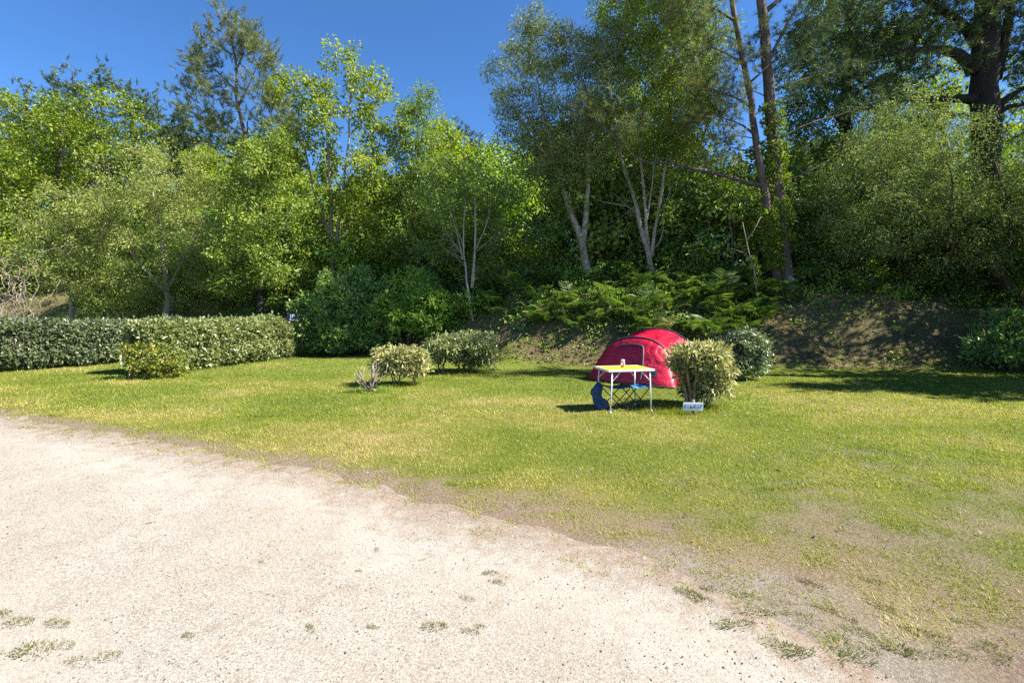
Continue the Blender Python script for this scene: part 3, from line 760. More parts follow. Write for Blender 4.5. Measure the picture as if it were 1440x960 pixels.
# low yellowing shrub at the foot of the hedge
bush('low_shrub', 'low yellow and green shrub at the foot of the sunlit hedge', 'shrub', gp(222, 528, 11.9), [((-.35, 0, .45), (.45, .35, .32)), ((.25, .1, .42), (.4, .35, .35)), ((.0, -.1, .22), (.5, .3, .16))], 80, 26, .14, .09, .05, M['yellowbush'], 21,
     [(-.1, 0, -.4, 0, .5, .016), (0, 0, .1, .1, .6, .016), (.1, 0, .35, .1, .5, .014)])
bush('trimmed_shrub', 'trimmed creamy shrub on thin pale stems next to the bare cut shrub', 'shrub', gp(563, 541, 10.7), [((.0, 0, .58), (.48, .40, .24)), ((.3, .1, .52), (.30, .38, .24)), ((-.3, 0, .56), (.26, .33, .22)), ((-.05, 0, .42), (.38, .26, .13)), ((.3, 0, .40), (.22, .26, .13))], 300, 26, .13, .085, .045, M['cream'], 22,
     [(-.12, 0, -.45, 0, .6, .02), (-.10, 0, -.2, -.1, .6, .02), (-.05, 0, .1, .1, .6, .02), (.3, .05, .45, .1, .5, .018), (.32, .05, .2, .1, .5, .018)], M['grey_bark'])
bush('trimmed_shrub', 'trimmed green shrub with brown twisted stems at the foot of the bank', 'shrub', gp(648, 522, 13.0), [((.35, .2, .72), (.55, .6, .32)), ((-.3, -.1, .66), (.55, .6, .32)), ((.55, .1, .45), (.35, .4, .25)), ((0, 0, .74), (.75, .55, .20)), ((.25, .1, .42), (.5, .4, .15))], 420, 26, .14, .09, .05, M['hedge'], 23,
     [(-.55, -.2, -.6, -.1, .6, .03), (-.5, -.2, -.3, 0, .6, .03), (.0, 0, -.2, 0, .6, .03), (.05, 0, .3, 0, .6, .03), (.0, .05, .55, .2, .6, .025)])
# the bush beside the sign
bush('hedge_bush', 'cream and yellow leaved bush with woody stems behind the F16/F17 sign', 'bush', (3.02, 8.1), [((.10, 0, .86), (.30, .33, .20)), ((.32, .12, .78), (.32, .35, .28)), ((.38, .05, .48), (.27, .3, .28)), ((-.14, .12, .80), (.16, .25, .14)), ((.28, .3, .62), (.34, .35, .36)), ((.08, .15, .30), (.16, .2, .14))], 420, 26, .11, .105, .038, M['cream'], 24,
     [(-.06, -.08, -.30, -.05, .80, .036), (-.02, -.08, -.12, -.12, .72, .034), (0, -.06, .06, -.1, .55, .028), (.02, -.1, -.02, -.24, .98, .024), (.05, 0, .34, 0, .75, .034), (.42, .28, .38, .25, .7, .06)], M['hedge_stem'])
bush('hedge_bush', 'dark silvery green bush growing behind the cream bush', 'bush', gp(1040, 522, 11.6), [((.0, 0, .72), (.55, .45, .36)), ((.25, .1, .65), (.4, .4, .38)), ((-.2, .0, .5), (.45, .4, .35)), ((.1, 0, .95), (.35, .3, .2)), ((.05, 0, .3), (.45, .35, .2))], 340, 28, .14, .10, .042, M['silver'], 25,
     [(-.05, 0, -.3, 0, .6, .03), (.05, 0, .3, 0, .6, .03), (0, 0, .05, .1, .8, .03)])
# long unmown grass round the shrub feet and the sign
def foot_grass(label, pts, n, seed, h=.11):
    rng = np.random.RandomState(seed); pts = np.array(pts); k_ = rng.randint(0, len(pts), n); xy = pts[k_] + rng.normal(size=(n, 2)) * (.22, .13)
    B = np.stack([xy[:, 0], xy[:, 1], height(xy[:, 0], xy[:, 1]) - .005], 1); a = rng.rand(n) * 6.283; le = .2 + .7 * rng.rand(n)
    ax = unit(np.stack([np.cos(a) * le, np.sin(a) * le, np.ones(n)], 1)); sd = np.stack([-np.sin(a), np.cos(a), np.zeros(n)], 1) * .004; l_ = (h * (.3 + .9 * rng.rand(n)))[:, None]
    V = np.stack([B - sd, B + sd, B + ax * l_], 1).reshape(-1, 3)
    new_obj('long_grass', raw_mesh('long_grass', V, None, np.arange(n * 3).reshape(-1, 3), dict(tint=np.repeat(np.clip(rng.normal(.25, .2, n), 0, 1), 3)), (M['grass'],)), kind='stuff', label=label, category='grass')
foot_grass('longer unmown grass round the sign and the cream bush', [(2.5, 7.65), (2.75, 7.6), (2.95, 7.75), (3.2, 7.9), (2.3, 7.75), (2.7, 7.9), (3.45, 8.1)], 2600, 41)
foot_grass('longer unmown grass under the trimmed shrubs and the cut shrub', [gp(520, 553, 9.7), gp(545, 545, 10.3), gp(575, 541, 10.7), gp(610, 532, 11.6), gp(640, 524, 12.6), gp(670, 522, 13.0)], 2600, 42)
foot_grass('longer unmown grass along the foot of the sunlit hedge', [(-9.2 + .14 * q_, 12.5 + .52 * q_) for q_ in range(10)], 3200, 43)
# bare cut shrub
rng = np.random.RandomState(31); c = gp(520, 552, 9.75); base = np.array([c[0], c[1], hz(*c)])
t = thing('cut_shrub', 'bare cut back shrub of grey stub branches on the lawn', 'shrub', base)
for k_, (ex, ez, r) in enumerate(((-.22, .34, .022), (-.14, .46, .02), (.0, .52, .022), (.06, .58, .018), (.20, .50, .018), (.36, .36, .02), (-.30, .30, .015), (.12, .40, .016))):
    mb = MB(); y_ = rng.normal() * .1
    q_, f_ = resample([(0, 0, -.04), (ex * .35, y_ * .5, ez * .35), (ex * .7, y_, ez * .75), (ex, y_, ez)], .1, rng, .012); mb.tube(q_, r * (1.3 - .6 * f_), 6)
    for _ in range(3):
        j = rng.randint(len(q_) // 2, len(q_)); e = q_[j] + rng.normal(size=3) * .07 + (0, 0, .07); mb.tube([q_[j], e], [r * .5, r * .3], 5)
    mb.build('branch', M['grey_bark'], t, True)
V, Q, ti = leaf_cluster(rng, np.array([(.3 * math.cos(a), .15 * math.sin(a), .05) for a in np.arange(0, 6.3, .5)]), 14, .12, .07, .025, M['shrub'] and .7)
new_obj('sprout', raw_mesh('sprout', V, Q, None, dict(tint=ti), (M['shrub'],)), t, kind='stuff')

# ------------------------------------------------------------------ trees
def stems_from(base, lst):
    out = []
    for k_, (pts, r0, r1) in enumerate(lst):
        q = [np.array(v, float) for v in pts]
        if k_ == 0: q = [np.array([base[0], base[1], hz(base[0], base[1]) - .15])] + q
        out.append((q, r0, r1))
    return out
def tree_px(name, label, base, d, stems, lobes, n, per, rc, L, W, leaf, bark, seed, **kw):
    """base: pixel column, stems and lobes in photo pixels at distance d"""
    b = P(base[0], base[1], d); b[2] = hz(b[0], b[1])
    st = []
    for k_, (pts, r0, r1) in enumerate(stems):
        q = [P(a[0], a[1], d + (a[2] if len(a) > 2 else 0)) for a in pts]
        if k_ == 0: q = [b - (0, 0, .15)] + [v for v in q if v[2] > b[2] + .3]
        st.append((q, r0, r1))
    bare = [([P(a[0], a[1], d + (a[2] if len(a) > 2 else 0)) for a in pts], r0, r1) for pts, r0, r1 in kw.pop('bare_px', [])]
    lb = [lobe(l_[0], l_[1], d + (l_[5] if len(l_) > 5 else 0), l_[2], l_[3], l_[4]) for l_ in lobes]
    return make_tree(name, label, kw.pop('cat', 'tree'), b, st, lb, n, per, rc, L, W, leaf, bark, seed, bare=bare, **kw)

# left side
tree_px('oak_tree', 'broad bright green oak at the wood edge below the dark pines', (70, 430), 27,
        [([(75, 340), (80, 240), (90, 170)], .35, .05), ([(75, 330), (20, 260), (-30, 220)], .16, .04), ([(78, 320), (140, 240), (190, 200)], .16, .04)],
        [(60, 190, 80, 50, 3), (140, 175, 70, 45, 2.6), (190, 210, 50, 40, 2.2), (15, 250, 80, 60, 3), (110, 255, 95, 50, 3), (20, 335, 80, 60, 3), (100, 330, 100, 70, 3), (-70, 230, 90, 100, 3), (-60, 340, 80, 80, 3), (-20, 390, 80, 50, 3), (40, 390, 70, 40, 2.5)],
        440, 96, .70, .17, .10, M['oak'], M['bark'], 101, flat=.55, up=1.0)
tree_px('oak_tree', 'bright green oak further up behind the dead twig tangle', (-20, 420), 32,
        [([(-20, 360), (-25, 300), (-20, 220)], .3, .05), ([(-20, 340), (30, 280), (50, 250)], .1, .03)],
        [(10, 280, 50, 50, 2.5), (40, 340, 50, 50, 2.5), (-40, 300, 60, 60, 3), (10, 390, 60, 40, 2.5), (-40, 230, 50, 50, 2.5), (60, 400, 50, 40, 2.5)],
        300, 56, .75, .2, .12, M['oak'], M['bark'], 99, flat=.55, up=1.0)
tree_px('willow_tree', 'wide pale green bushy willow behind the sunlit hedge', (235, 440), 21,
        [([(235, 400), (228, 340), (215, 270)], .16, .03), ([(235, 410), (270, 340), (300, 280)], .09, .02), ([(232, 410), (180, 350), (150, 300)], .09, .02)],
        [(210, 250, 80, 50, 2.2), (265, 265, 65, 55, 2.2), (160, 310, 80, 55, 2.2), (240, 330, 95, 60, 2.5), (310, 345, 55, 65, 1.9), (170, 390, 70, 45, 2), (280, 400, 75, 40, 1.8)],
        420, 105, .44, .105, .042, M['willow'], M['grey_bark'], 102, droop=.1)
tree_px('willow_tree', 'pale green bushy willow behind the shade-coloured hedge', (100, 440), 20.5,
        [([(100, 400), (95, 350), (90, 300)], .13, .03), ([(100, 410), (130, 350), (150, 310)], .07, .02)],
        [(95, 300, 55, 45, 2), (60, 350, 50, 50, 1.8), (110, 360, 65, 60, 2), (80, 405, 70, 40, 1.8), (150, 400, 50, 40, 1.6)],
        300, 85, .42, .105, .042, M['willow'], M['grey_bark'], 103, droop=.1)
tree_px('pine_tree', 'tall sparse pine rising above the willow with open needle tufts', (352, 440), 26,
        [([(352, 330), (350, 220), (342, 180), (333, 145), (332, 115), (332, 85), (326, 55), (318, 22)], .22, .035),
         ([(345, 195), (322, 175), (300, 160), (285, 150)], .06, .015), ([(334, 150), (350, 120), (364, 95), (368, 75)], .07, .015), ([(333, 130), (312, 105), (292, 90), (278, 84)], .06, .015), ([(332, 100), (345, 70), (350, 45)], .05, .015),
         ([(350, 230), (375, 180), (388, 140), (392, 110)], .07, .015)],
        [(318, 22, 26, 20, 1), (345, 45, 28, 22, 1), (300, 50, 22, 16, 1), (282, 88, 28, 22, 1), (370, 78, 20, 24, 1), (268, 112, 18, 14, 1), (390, 115, 18, 30, 1), (330, 70, 35, 20, 1), (300, 125, 40, 20, 1.2), (360, 130, 30, 30, 1.2), (285, 165, 35, 25, 1.3), (400, 165, 25, 40, 1.3)],
        230, 5, .26, 0, 0, M['needle'], M['pine_bark'], 104, kind='needle', needle=(.34, .02, 26), rise=.3, rk=.02, tipr=.008, power=.5, spread=.42, upbias=.9)
tree_px('poplar_tree', 'tall yellow green poplar with thin pale stems beside the pine', (470, 440), 21,
        [([(467, 380), (465, 300), (462, 230), (458, 150), (462, 110)], .13, .02), ([(468, 360), (482, 280), (492, 180), (494, 100), (490, 70)], .09, .012), ([(466, 340), (440, 260), (420, 170), (412, 115)], .08, .012), ([(468, 350), (505, 290), (530, 220), (540, 170)], .08, .012), ([(467, 330), (425, 280), (400, 230)], .05, .012)],
        [(490, 95, 32, 40, 1.2), (520, 120, 28, 40, 1.2), (460, 130, 30, 40, 1.2), (418, 135, 30, 42, 1.2), (540, 175, 40, 45, 1.6), (480, 185, 50, 50, 1.8), (430, 220, 50, 55, 1.8), (520, 250, 55, 55, 2), (460, 290, 65, 55, 2), (530, 320, 50, 50, 2), (430, 350, 50, 50, 2)],
        520, 40, .36, .15, .10, M['poplar'], M['grey_bark'], 105, gap=.36, droop=.35)
tree_px('slim_tree', 'mid green slim tree with a dark trunk behind the hedge end', (366, 440), 19.5,
        [([(366, 400), (368, 340), (372, 260)], .17, .03), ([(367, 390), (395, 340), (405, 300)], .06, .015)],
        [(370, 250, 42, 40, 1.6), (350, 300, 38, 45, 1.6), (400, 310, 42, 45, 1.6), (375, 350, 50, 35, 1.6), (385, 215, 30, 35, 1.4), (330, 380, 45, 40, 1.5), (400, 390, 45, 40, 1.5)],
        330, 62, .38, .13, .07, M['mid'], M['black_bark'], 106, gap=.15)
tree_px('ash_tree', 'narrow deep green ash with feathery leaves next to the poplar', (575, 430), 21.5,
        [([(577, 380), (580, 300), (588, 220), (590, 150)], .12, .02), ([(578, 350), (560, 280), (556, 220)], .05, .012), ([(579, 330), (605, 280), (612, 230)], .05, .012)],
        [(590, 150, 26, 28, 1.1), (575, 195, 35, 36, 1.3), (602, 225, 32, 40, 1.3), (572, 265, 40, 38, 1.5), (605, 300, 35, 40, 1.5), (570, 340, 45, 40, 1.5), (610, 370, 35, 35, 1.5)],
        300, 50, .4, .19, .06, M['ash'], M['bark'], 107, droop=.45, gap=.22)
tree_px('maple_tree', 'rounded yellow green maple on the hillside behind the ash', (690, 380), 31,
        [([(690, 330), (690, 280), (685, 230)], .25, .05), ([(690, 320), (730, 290), (745, 270)], .1, .03), ([(690, 320), (650, 280), (640, 250)], .1, .03)],
        [(640, 225, 42, 40, 2.5), (690, 245, 50, 40, 2.8), (730, 275, 40, 45, 2.5), (650, 290, 60, 45, 3), (715, 330, 55, 45, 3), (620, 200, 28, 25, 2), (750, 330, 35, 50, 2.5)],
        400, 58, .7, .2, .13, M['gold'], M['bark'], 108, flat=.55, up=1.0)
tree_px('pale_stemmed_tree', 'small tree with several white bare stems and dark leaves', (666, 412), 17.6,
        [([(655, 388), (651, 360), (650, 320), (655, 285), (656, 255)], .05, .014), ([(664, 405), (668, 370), (669, 320), (667, 270), (672, 240)], .055, .014), ([(651, 365), (642, 330), (632, 290)], .028, .008), ([(669, 350), (685, 315), (692, 280)], .025, .008)],
        [(655, 255, 42, 32, 1.0), (695, 275, 40, 36, 1.0), (620, 285, 36, 38, 1.0), (705, 330, 45, 40, 1.0, 1.0), (612, 350, 40, 45, 1.0, 1.0), (660, 300, 50, 35, 1.0, 1.2), (690, 380, 40, 30, .8, 1.2)],
        230, 44, .34, .125, .06, M['ash'], M['pale_bark'], 109, gap=.3,
        bare_px=[([(651, 362), (638, 340), (624, 318)], .016, .005), ([(651, 345), (640, 315), (628, 300)], .014, .005), ([(669, 355), (690, 335), (700, 325)], .014, .005), ([(652, 372), (632, 355), (618, 345)], .012, .004)])
# middle
tree_px('forked_tree', 'grey green tree whose grey trunk forks low above the ferns', (829, 408), 18.6,
        [([(826, 380), (822, 350), (818, 335), (800, 290), (785, 250), (770, 190), (755, 110)], .17, .02), ([(820, 340), (826, 290), (825, 240), (830, 170), (815, 90), (800, 50)], .12, .02), ([(780, 235), (745, 190), (720, 150), (712, 110)], .05, .012), ([(826, 250), (855, 200), (870, 150)], .05, .012)],
        [(735, 70, 30, 42, 1.4), (770, 50, 36, 35, 1.5), (712, 115, 26, 42, 1.3), (805, 70, 40, 45, 1.6), (760, 125, 45, 45, 1.7), (725, 175, 38, 40, 1.5), (790, 175, 50, 45, 1.8), (840, 140, 40, 55, 1.7), (760, 225, 48, 32, 1.5), (820, 225, 50, 35, 1.6), (845, 60, 30, 45, 1.5), (790, 262, 45, 22, 1.2)],
        600, 92, .38, .10, .045, M['grey'], M['pale_bark'], 110, gap=.3)
tree_px('fan_stemmed_tree', 'tree with a fan of whitish bare stems over the bracken', (918, 392), 18.8,
        [([(915, 370), (905, 335), (898, 300), (885, 255), (872, 220), (860, 150), (850, 90)], .12, .018), ([(912, 358), (910, 320), (904, 270), (900, 225), (905, 150), (915, 60)], .08, .015), ([(916, 360), (922, 320), (930, 270), (938, 220), (945, 150), (950, 70)], .08, .015), ([(907, 335), (912, 290), (920, 240), (925, 180)], .05, .012), ([(885, 255), (865, 205), (840, 170)], .04, .01)],
        [(880, 60, 45, 45, 1.8), (930, 40, 45, 40, 1.8), (905, 105, 55, 45, 2), (960, 95, 40, 50, 1.8), (870, 130, 45, 40, 1.8), (940, 155, 50, 45, 2), (890, 190, 50, 28, 1.6), (950, 205, 45, 28, 1.6), (985, 150, 30, 40, 1.5), (870, -30, 60, 50, 2), (940, -40, 60, 50, 2)],
        560, 88, .40, .115, .055, M['mid'], M['pale_bark'], 111, gap=.26,
        bare_px=[([(904, 325), (893, 290), (865, 288), (840, 283), (828, 276)], .03, .008), ([(920, 350), (934, 330), (930, 300), (940, 275), (947, 255)], .022, .007), ([(898, 300), (875, 285), (860, 270)], .018, .006), ([(893, 290), (880, 300), (868, 310)], .014, .005)])
tree_px('evergreen_oak', 'massive dark evergreen oak behind the fan of white stems', (940, 380), 25,
        [([(940, 330), (935, 250), (940, 150), (950, 60)], .35, .06), ([(938, 280), (880, 220), (850, 180)], .14, .03), ([(938, 270), (990, 200), (1000, 140)], .14, .03)],
        [(930, 150, 75, 60, 3), (985, 70, 40, 60, 2.5), (870, 200, 60, 60, 3), (970, 230, 60, 60, 3), (900, 290, 85, 60, 3), (985, 320, 60, 50, 2.5), (860, 330, 60, 50, 2.5), (930, 20, 60, 60, 3)],
        560, 55, .6, .16, .085, M['dark'], M['black_bark'], 112)
PB = P(1108, 425, 17.0)
tree_px('pine_tree', 'tall pine with thick reddish ivy clad trunk and white scarred foot', (1108, 425), 17.0,
        [([(1104, 380), (1098, 320), (1093, 260), (1086, 170), (1079, 90), (1070, 0), (1062, -110), (1058, -220)], .25, .11),
         ([(1078, 90), (1105, 40), (1130, 0), (1150, -50)], .07, .02), ([(1088, 200), (1130, 175), (1170, 165), (1220, 150)], .05, .012), ([(1082, 130), (1130, 110), (1180, 100)], .05, .012), ([(1072, 20), (1130, -30), (1180, -60)], .08, .02), ([(1090, 240), (1060, 215), (1020, 205)], .04, .01), ([(1064, -80), (1000, -110), (950, -120)], .08, .02)],
        [(1120, 25, 30, 22, 1.4), (1155, 20, 30, 25, 1.5), (1170, 95, 40, 18, 1.4), (1140, 55, 30, 14, 1.2), (1200, 150, 30, 15, 1.2), (1110, 130, 20, 12, .9), (1160, -60, 80, 40, 2), (1050, -110, 90, 50, 2.2), (960, -110, 60, 40, 2), (1060, -200, 80, 50, 2.2), (1130, 215, 25, 12, 1), (1110, 80, 25, 30, 1.2), (1060, 60, 30, 30, 1.2)],
        330, 4, .22, 0, 0, M['dark_needle'], M['pine_bark'], 113, kind='needle', needle=(.26, .014, 30), rise=.15, rk=.012, tipr=.006,
        bare_px=[([(1092, 255), (1120, 250), (1150, 235), (1165, 225)], .035, .008), ([(1086, 165), (1110, 150), (1135, 152)], .025, .006), ([(1095, 300), (1115, 285), (1140, 280)], .025, .006), ([(1083, 140), (1060, 125), (1040, 128)], .025, .006)])
tree_px('pine_tree', 'slimmer leaning pine with long dead side limb beside the thick pine', (1098, 420), 16.8,
        [([(1090, 370), (1084, 335), (1076, 275), (1068, 220), (1058, 160), (1047, 95), (1036, 35), (1028, -10), (1018, -100)], .15, .07),
         ([(1074, 262), (1045, 255), (1010, 245), (985, 240), (960, 232), (925, 226), (905, 228)], .085, .03), ([(1056, 150), (1020, 130), (985, 120), (960, 118)], .05, .012), ([(1045, 90), (1010, 70), (975, 55)], .05, .012), ([(1034, 30), (1000, 10), (960, 0)], .05, .012), ([(1050, 120), (1085, 90), (1110, 75)], .04, .01), ([(1062, 190), (1030, 165), (1000, 160), (965, 165)], .045, .01), ([(905, 228), (870, 200), (845, 172), (822, 155)], .03, .01)],
        [(985, 20, 35, 20, 1.3), (1000, 55, 35, 14, 1.2), (960, 80, 30, 18, 1.2), (985, 118, 35, 14, 1.2), (1020, 90, 20, 12, .9), (845, 165, 30, 20, 1.0), (815, 150, 20, 16, .8), (880, 185, 25, 14, .9), (975, 165, 30, 12, 1), (1030, 165, 18, 10, .8), (1000, -90, 80, 50, 2), (1010, 195, 25, 10, .9), (1020, 130, 35, 40, 1.2), (1005, 220, 30, 14, 1), (960, 30, 30, 30, 1.2)],
        330, 4, .2, 0, 0, M['needle'], M['pine_bark'], 114, kind='needle', needle=(.25, .013, 28), rise=.15, rk=.012, tipr=.006,
        bare_px=[([(1070, 235), (1045, 225), (1020, 222)], .025, .006), ([(1078, 285), (1055, 280), (1040, 282), (1025, 275)], .03, .008), ([(1058, 165), (1080, 150), (1095, 140)], .02, .006), ([(1046, 95), (1060, 70), (1065, 50)], .018, .005), ([(1040, 60), (1010, 45), (985, 48)], .02, .005), ([(1062, 195), (1035, 190), (1010, 195)], .02, .005)])
tree_px('hazel_tree', 'light green hazel left of the pine trunks', (1030, 400), 18.6,
        [([(1030, 370), (1028, 330), (1022, 280)], .06, .015), ([(1030, 380), (1050, 330), (1058, 300)], .04, .012), ([(1029, 380), (1005, 340), (995, 310)], .04, .012)],
        [(1025, 285, 38, 28, 1.3), (1050, 320, 28, 38, 1.2), (1000, 320, 32, 38, 1.2), (1030, 360, 45, 35, 1.3), (985, 365, 35, 30, 1.2)],
        190, 48, .32, .115, .07, M['ivy'], M['grey_bark'], 115, gap=.25)
tree_px('ivy_sapling', 'leaning dead sapling wrapped in ivy in front of the pine trunks', (1068, 440), 15.8,
        [([(1066, 420), (1062, 385), (1058, 360), (1048, 335), (1044, 312)], .045, .012), ([(1060, 370), (1045, 355), (1030, 350)], .02, .006), ([(1050, 338), (1062, 320), (1070, 305)], .018, .006)],
        [(1067, 425, 7, 16, .14), (1064, 395, 7, 18, .14), (1060, 370, 6, 14, .14)], 34, 22, .09, .075, .06, M['ivy'], M['grey_bark'], 116, power=.5, crown='ivy')
# right side
tree_px('willow_tree', 'wide arching grey green willow drooping over the bare bank', (1432, 440), 16.5,
        [([(1415, 400), (1400, 375), (1385, 360), (1350, 345), (1318, 340), (1308, 315), (1292, 298), (1262, 280), (1230, 240)], .20, .025), ([(1400, 375), (1425, 340), (1420, 290), (1400, 230)], .10, .02), ([(1350, 345), (1300, 335), (1255, 340), (1215, 350), (1180, 370)], .06, .01), ([(1318, 340), (1340, 300), (1345, 250), (1320, 200)], .08, .015), ([(1415, 400), (1380, 395), (1340, 385)], .06, .015), ([(1425, 340), (1470, 300), (1490, 260)], .08, .02)],
        [(1265, 175, 60, 40, 1.8), (1215, 225, 55, 45, 1.8), (1290, 230, 65, 45, 2), (1180, 285, 45, 40, 1.6), (1240, 290, 65, 45, 2), (1330, 240, 55, 55, 2), (1170, 335, 40, 28, 1.3), (1230, 345, 60, 30, 1.6), (1310, 310, 70, 40, 2), (1390, 260, 55, 60, 2), (1400, 330, 60, 45, 2), (1340, 370, 60, 28, 1.5), (1440, 290, 60, 70, 2.2), (1470, 370, 60, 45, 2), (1340, 190, 40, 35, 1.6)],
        1050, 66, .34, .095, .038, M['grey_deep'], M['bark'], 117, gap=.24, droop=.45,
        bare_px=[([(1262, 345), (1225, 365), (1195, 385), (1180, 400)], .02, .005), ([(1300, 340), (1272, 372), (1290, 400), (1292, 415)], .018, .005), ([(1240, 290), (1215, 315), (1180, 330)], .018, .005), ([(1390, 365), (1410, 345), (1425, 335)], .035, .015), ([(1340, 300), (1320, 275), (1290, 268)], .02, .006)])
tree_px('great_pine', 'huge old conifer with thick black trunk and heavy limbs', (1388, 380), 19.5,
        [([(1388, 300), (1387, 200), (1384, 130), (1386, 60), (1390, 0), (1396, -80), (1400, -180)], .56, .34),
         ([(1372, 100), (1362, 82), (1340, 70), (1310, 68), (1270, 75), (1220, 78)], .24, .06), ([(1374, 140), (1330, 138), (1290, 140), (1240, 148)], .19, .04), ([(1395, 110), (1412, 70), (1420, 20), (1425, -40)], .26, .10), ([(1400, 150), (1430, 128), (1470, 110)], .16, .05), ([(1376, 60), (1350, 30), (1320, 10), (1280, -10)], .22, .06), ([(1400, 160), (1440, 140), (1480, 150)], .12, .04), ([(1378, 165), (1345, 160), (1310, 165)], .10, .03), ([(1390, 20), (1450, -20), (1500, -40)], .2, .06), ([(1384, 0), (1320, -60), (1260, -90)], .2, .06)],
        [(1330, 10, 60, 22, 2.2), (1270, 20, 55, 25, 2.2), (1220, 60, 50, 22, 2), (1300, 60, 40, 18, 1.6), (1240, 140, 45, 16, 1.6), (1300, 165, 40, 14, 1.4), (1400, 30, 40, 25, 1.5), (1460, 60, 30, 30, 1.8), (1455, 130, 35, 20, 1.5), (1300, -70, 90, 50, 3), (1420, -100, 90, 60, 3), (1500, 0, 60, 60, 3), (1400, 190, 40, 12, 1.2), (1360, 40, 20, 25, 1.5), (1380, -220, 120, 70, 3.4), (1180, 30, 60, 18, 2), (1250, 100, 60, 14, 2), (1330, 100, 40, 14, 1.8), (1200, 110, 50, 12, 2), (1420, 90, 40, 20, 1.6)],
        900, 4, .3, 0, 0, M['dark_needle'], M['black_bark'], 118, kind='needle', needle=(.30, .024, 24), rise=.1, rk=.016, tipr=.008, upbias=.3)
tree_px('cypress_tree', 'dense blackish cypress behind the pine trunks', (1190, 380), 23,
        [([(1190, 300), (1188, 200), (1190, 100), (1195, 20), (1198, -60)], .4, .12), ([(1190, 180), (1150, 140), (1130, 110)], .1, .03), ([(1190, 140), (1240, 110), (1270, 100)], .1, .03)],
        [(1165, 120, 40, 40, 2), (1215, 90, 50, 40, 2.4), (1165, 190, 45, 45, 2.2), (1180, 40, 50, 45, 2.4), (1240, 160, 50, 40, 2.4), (1150, 250, 40, 45, 2), (1210, 240, 60, 50, 2.4), (1200, -40, 60, 50, 2.5), (1150, 320, 50, 45, 2), (1128, 80, 28, 40, 1.8), (1265, 70, 50, 50, 2.4), (1130, 160, 26, 50, 1.8)],
        720, 54, .5, .17, .08, M['dark'], M['black_bark'], 119, gap=.2)
tree_px('beech_tree', 'yellow green beech glowing in the sun behind the great conifer', (1330, 380), 30,
        [([(1330, 300), (1330, 220), (1325, 150)], .3, .06), ([(1330, 250), (1280, 190), (1260, 160)], .1, .03), ([(1330, 250), (1390, 200), (1410, 180)], .1, .03)],
        [(1290, 165, 60, 50, 3), (1340, 130, 55, 45, 3), (1420, 170, 55, 55, 3), (1260, 220, 60, 50, 3), (1360, 220, 70, 55, 3), (1450, 240, 60, 60, 3), (1310, 290, 90, 60, 3)],
        380, 52, .75, .2, .13, M['gold'], M['bark'], 120, flat=.55, up=1.0, gap=.25)
# the wood goes on past the right edge of the picture: these shade the far lawn
def side_tree(name, label, x, y, hgt, crown_lo, rad, n, per, leaf, bark, seed, kind='leaf', group=None, L=.13, W=.06, **kw):
    z = hz(x, y); b = np.array([x, y, z]); rng = np.random.RandomState(seed)
    lb = []
    for k_ in range(9):
        f = k_ / 8; a = rng.rand() * 6.28; rr = rad * (.55 if k_ else 0) * rng.rand() ** .5
        lb.append((b + np.array([rr * math.cos(a), rr * math.sin(a), crown_lo + (hgt - crown_lo - rad * .3) * f]), np.array([rad * .62, rad * .62, (hgt - crown_lo) * .2]) * (1.1 - .45 * f)))
    st = [([b - (0, 0, .15), b + (.1, 0, hgt * .4), b + (-.1, .1, hgt * .85)], .045 * hgt ** .8, .03)]
    return make_tree(name, label, 'tree', b, st, lb, n, per, .5 if kind == 'leaf' else .3, L, W, leaf, bark, seed, kind=kind, group=group, **kw)
G = 'trees past the right end of the lawn'
for x_, y_, h_, lo_, rd_, mt_, sd_ in ((14.0, 9.6, 7.8, .9, 1.9, 'grey', 131), (16.4, 11.2, 9.6, 1.0, 2.3, 'mid', 132), (18.5, 13.4, 12.0, 1.4, 2.8, 'mid', 136), (22, 16.5, 14, 2, 3.4, 'mid', 134)):
    side_tree('roadside_tree', 'leafy tree at the right end of the lawn', x_, y_, h_, lo_, rd_, 260, 44, M[mt_], M['bark'], sd_, group=G, L=.2, W=.1)

side_tree('tall_pine', 'tall bare trunked pine past the right end of the lawn', 16.8, 10.9, 20, 13.6, 1.5, 130, 4, M['dark_needle'], M['pine_bark'], 137, kind='needle', needle=(.3, .026, 26))

# dark pines on the ridge behind the oak
GR = 'dark pines on the ridge'
def ridge_pine(label, px, top, d, wpx, seed, n=150):
    b = P(px, 300, d); b[2] = hz(b[0], b[1]); tz_ = P(px, top, d)[2]; r = wpx / FPX * d
    rng = np.random.RandomState(seed); H_ = tz_ - b[2]
    lb = [(b + np.array([rng.normal() * r * .25, 0, H_ * f]), np.array([r * w_, r * w_, H_ * .10])) for f, w_ in ((.45, 1), (.55, 1.05), (.65, .95), (.75, .8), (.85, .55), (.94, .28))]
    return make_tree('ridge_pine', label, 'tree', b, [([b - (0, 0, .2), b + (0, 0, H_ * .5), b + (0, 0, H_ * .97)], .25, .04)], lb, n, 5, .38, 0, 0, M['dark_needle'], M['black_bark'], seed, kind='needle', needle=(.36, .042, 24), group=GR, rise=.2, upbias=.5)
for k_, (px, top, w_) in enumerate(((45, 122, 30), (85, 108, 26), (112, 92, 30), (150, 96, 32), (190, 104, 32), (228, 126, 32), (262, 140, 28), (5, 130, 32))):
    ridge_pine('dark green pine on the ridge above the bright oak', px, top, 38 + (k_ % 3) * 2, w_, 140 + k_)
ridge_pine('dark pine tip showing over the yellow green maple', 640, 178, 40, 22, 150, 80)
ridge_pine('dark pine tip showing over the yellow green maple', 662, 190, 41, 18, 151, 80)
ridge_pine('dark pine beside the tall sparse pine', 410, 150, 39, 36, 152)
ridge_pine('dark pine right behind the tall sparse pine', 300, 148, 37, 40, 153)
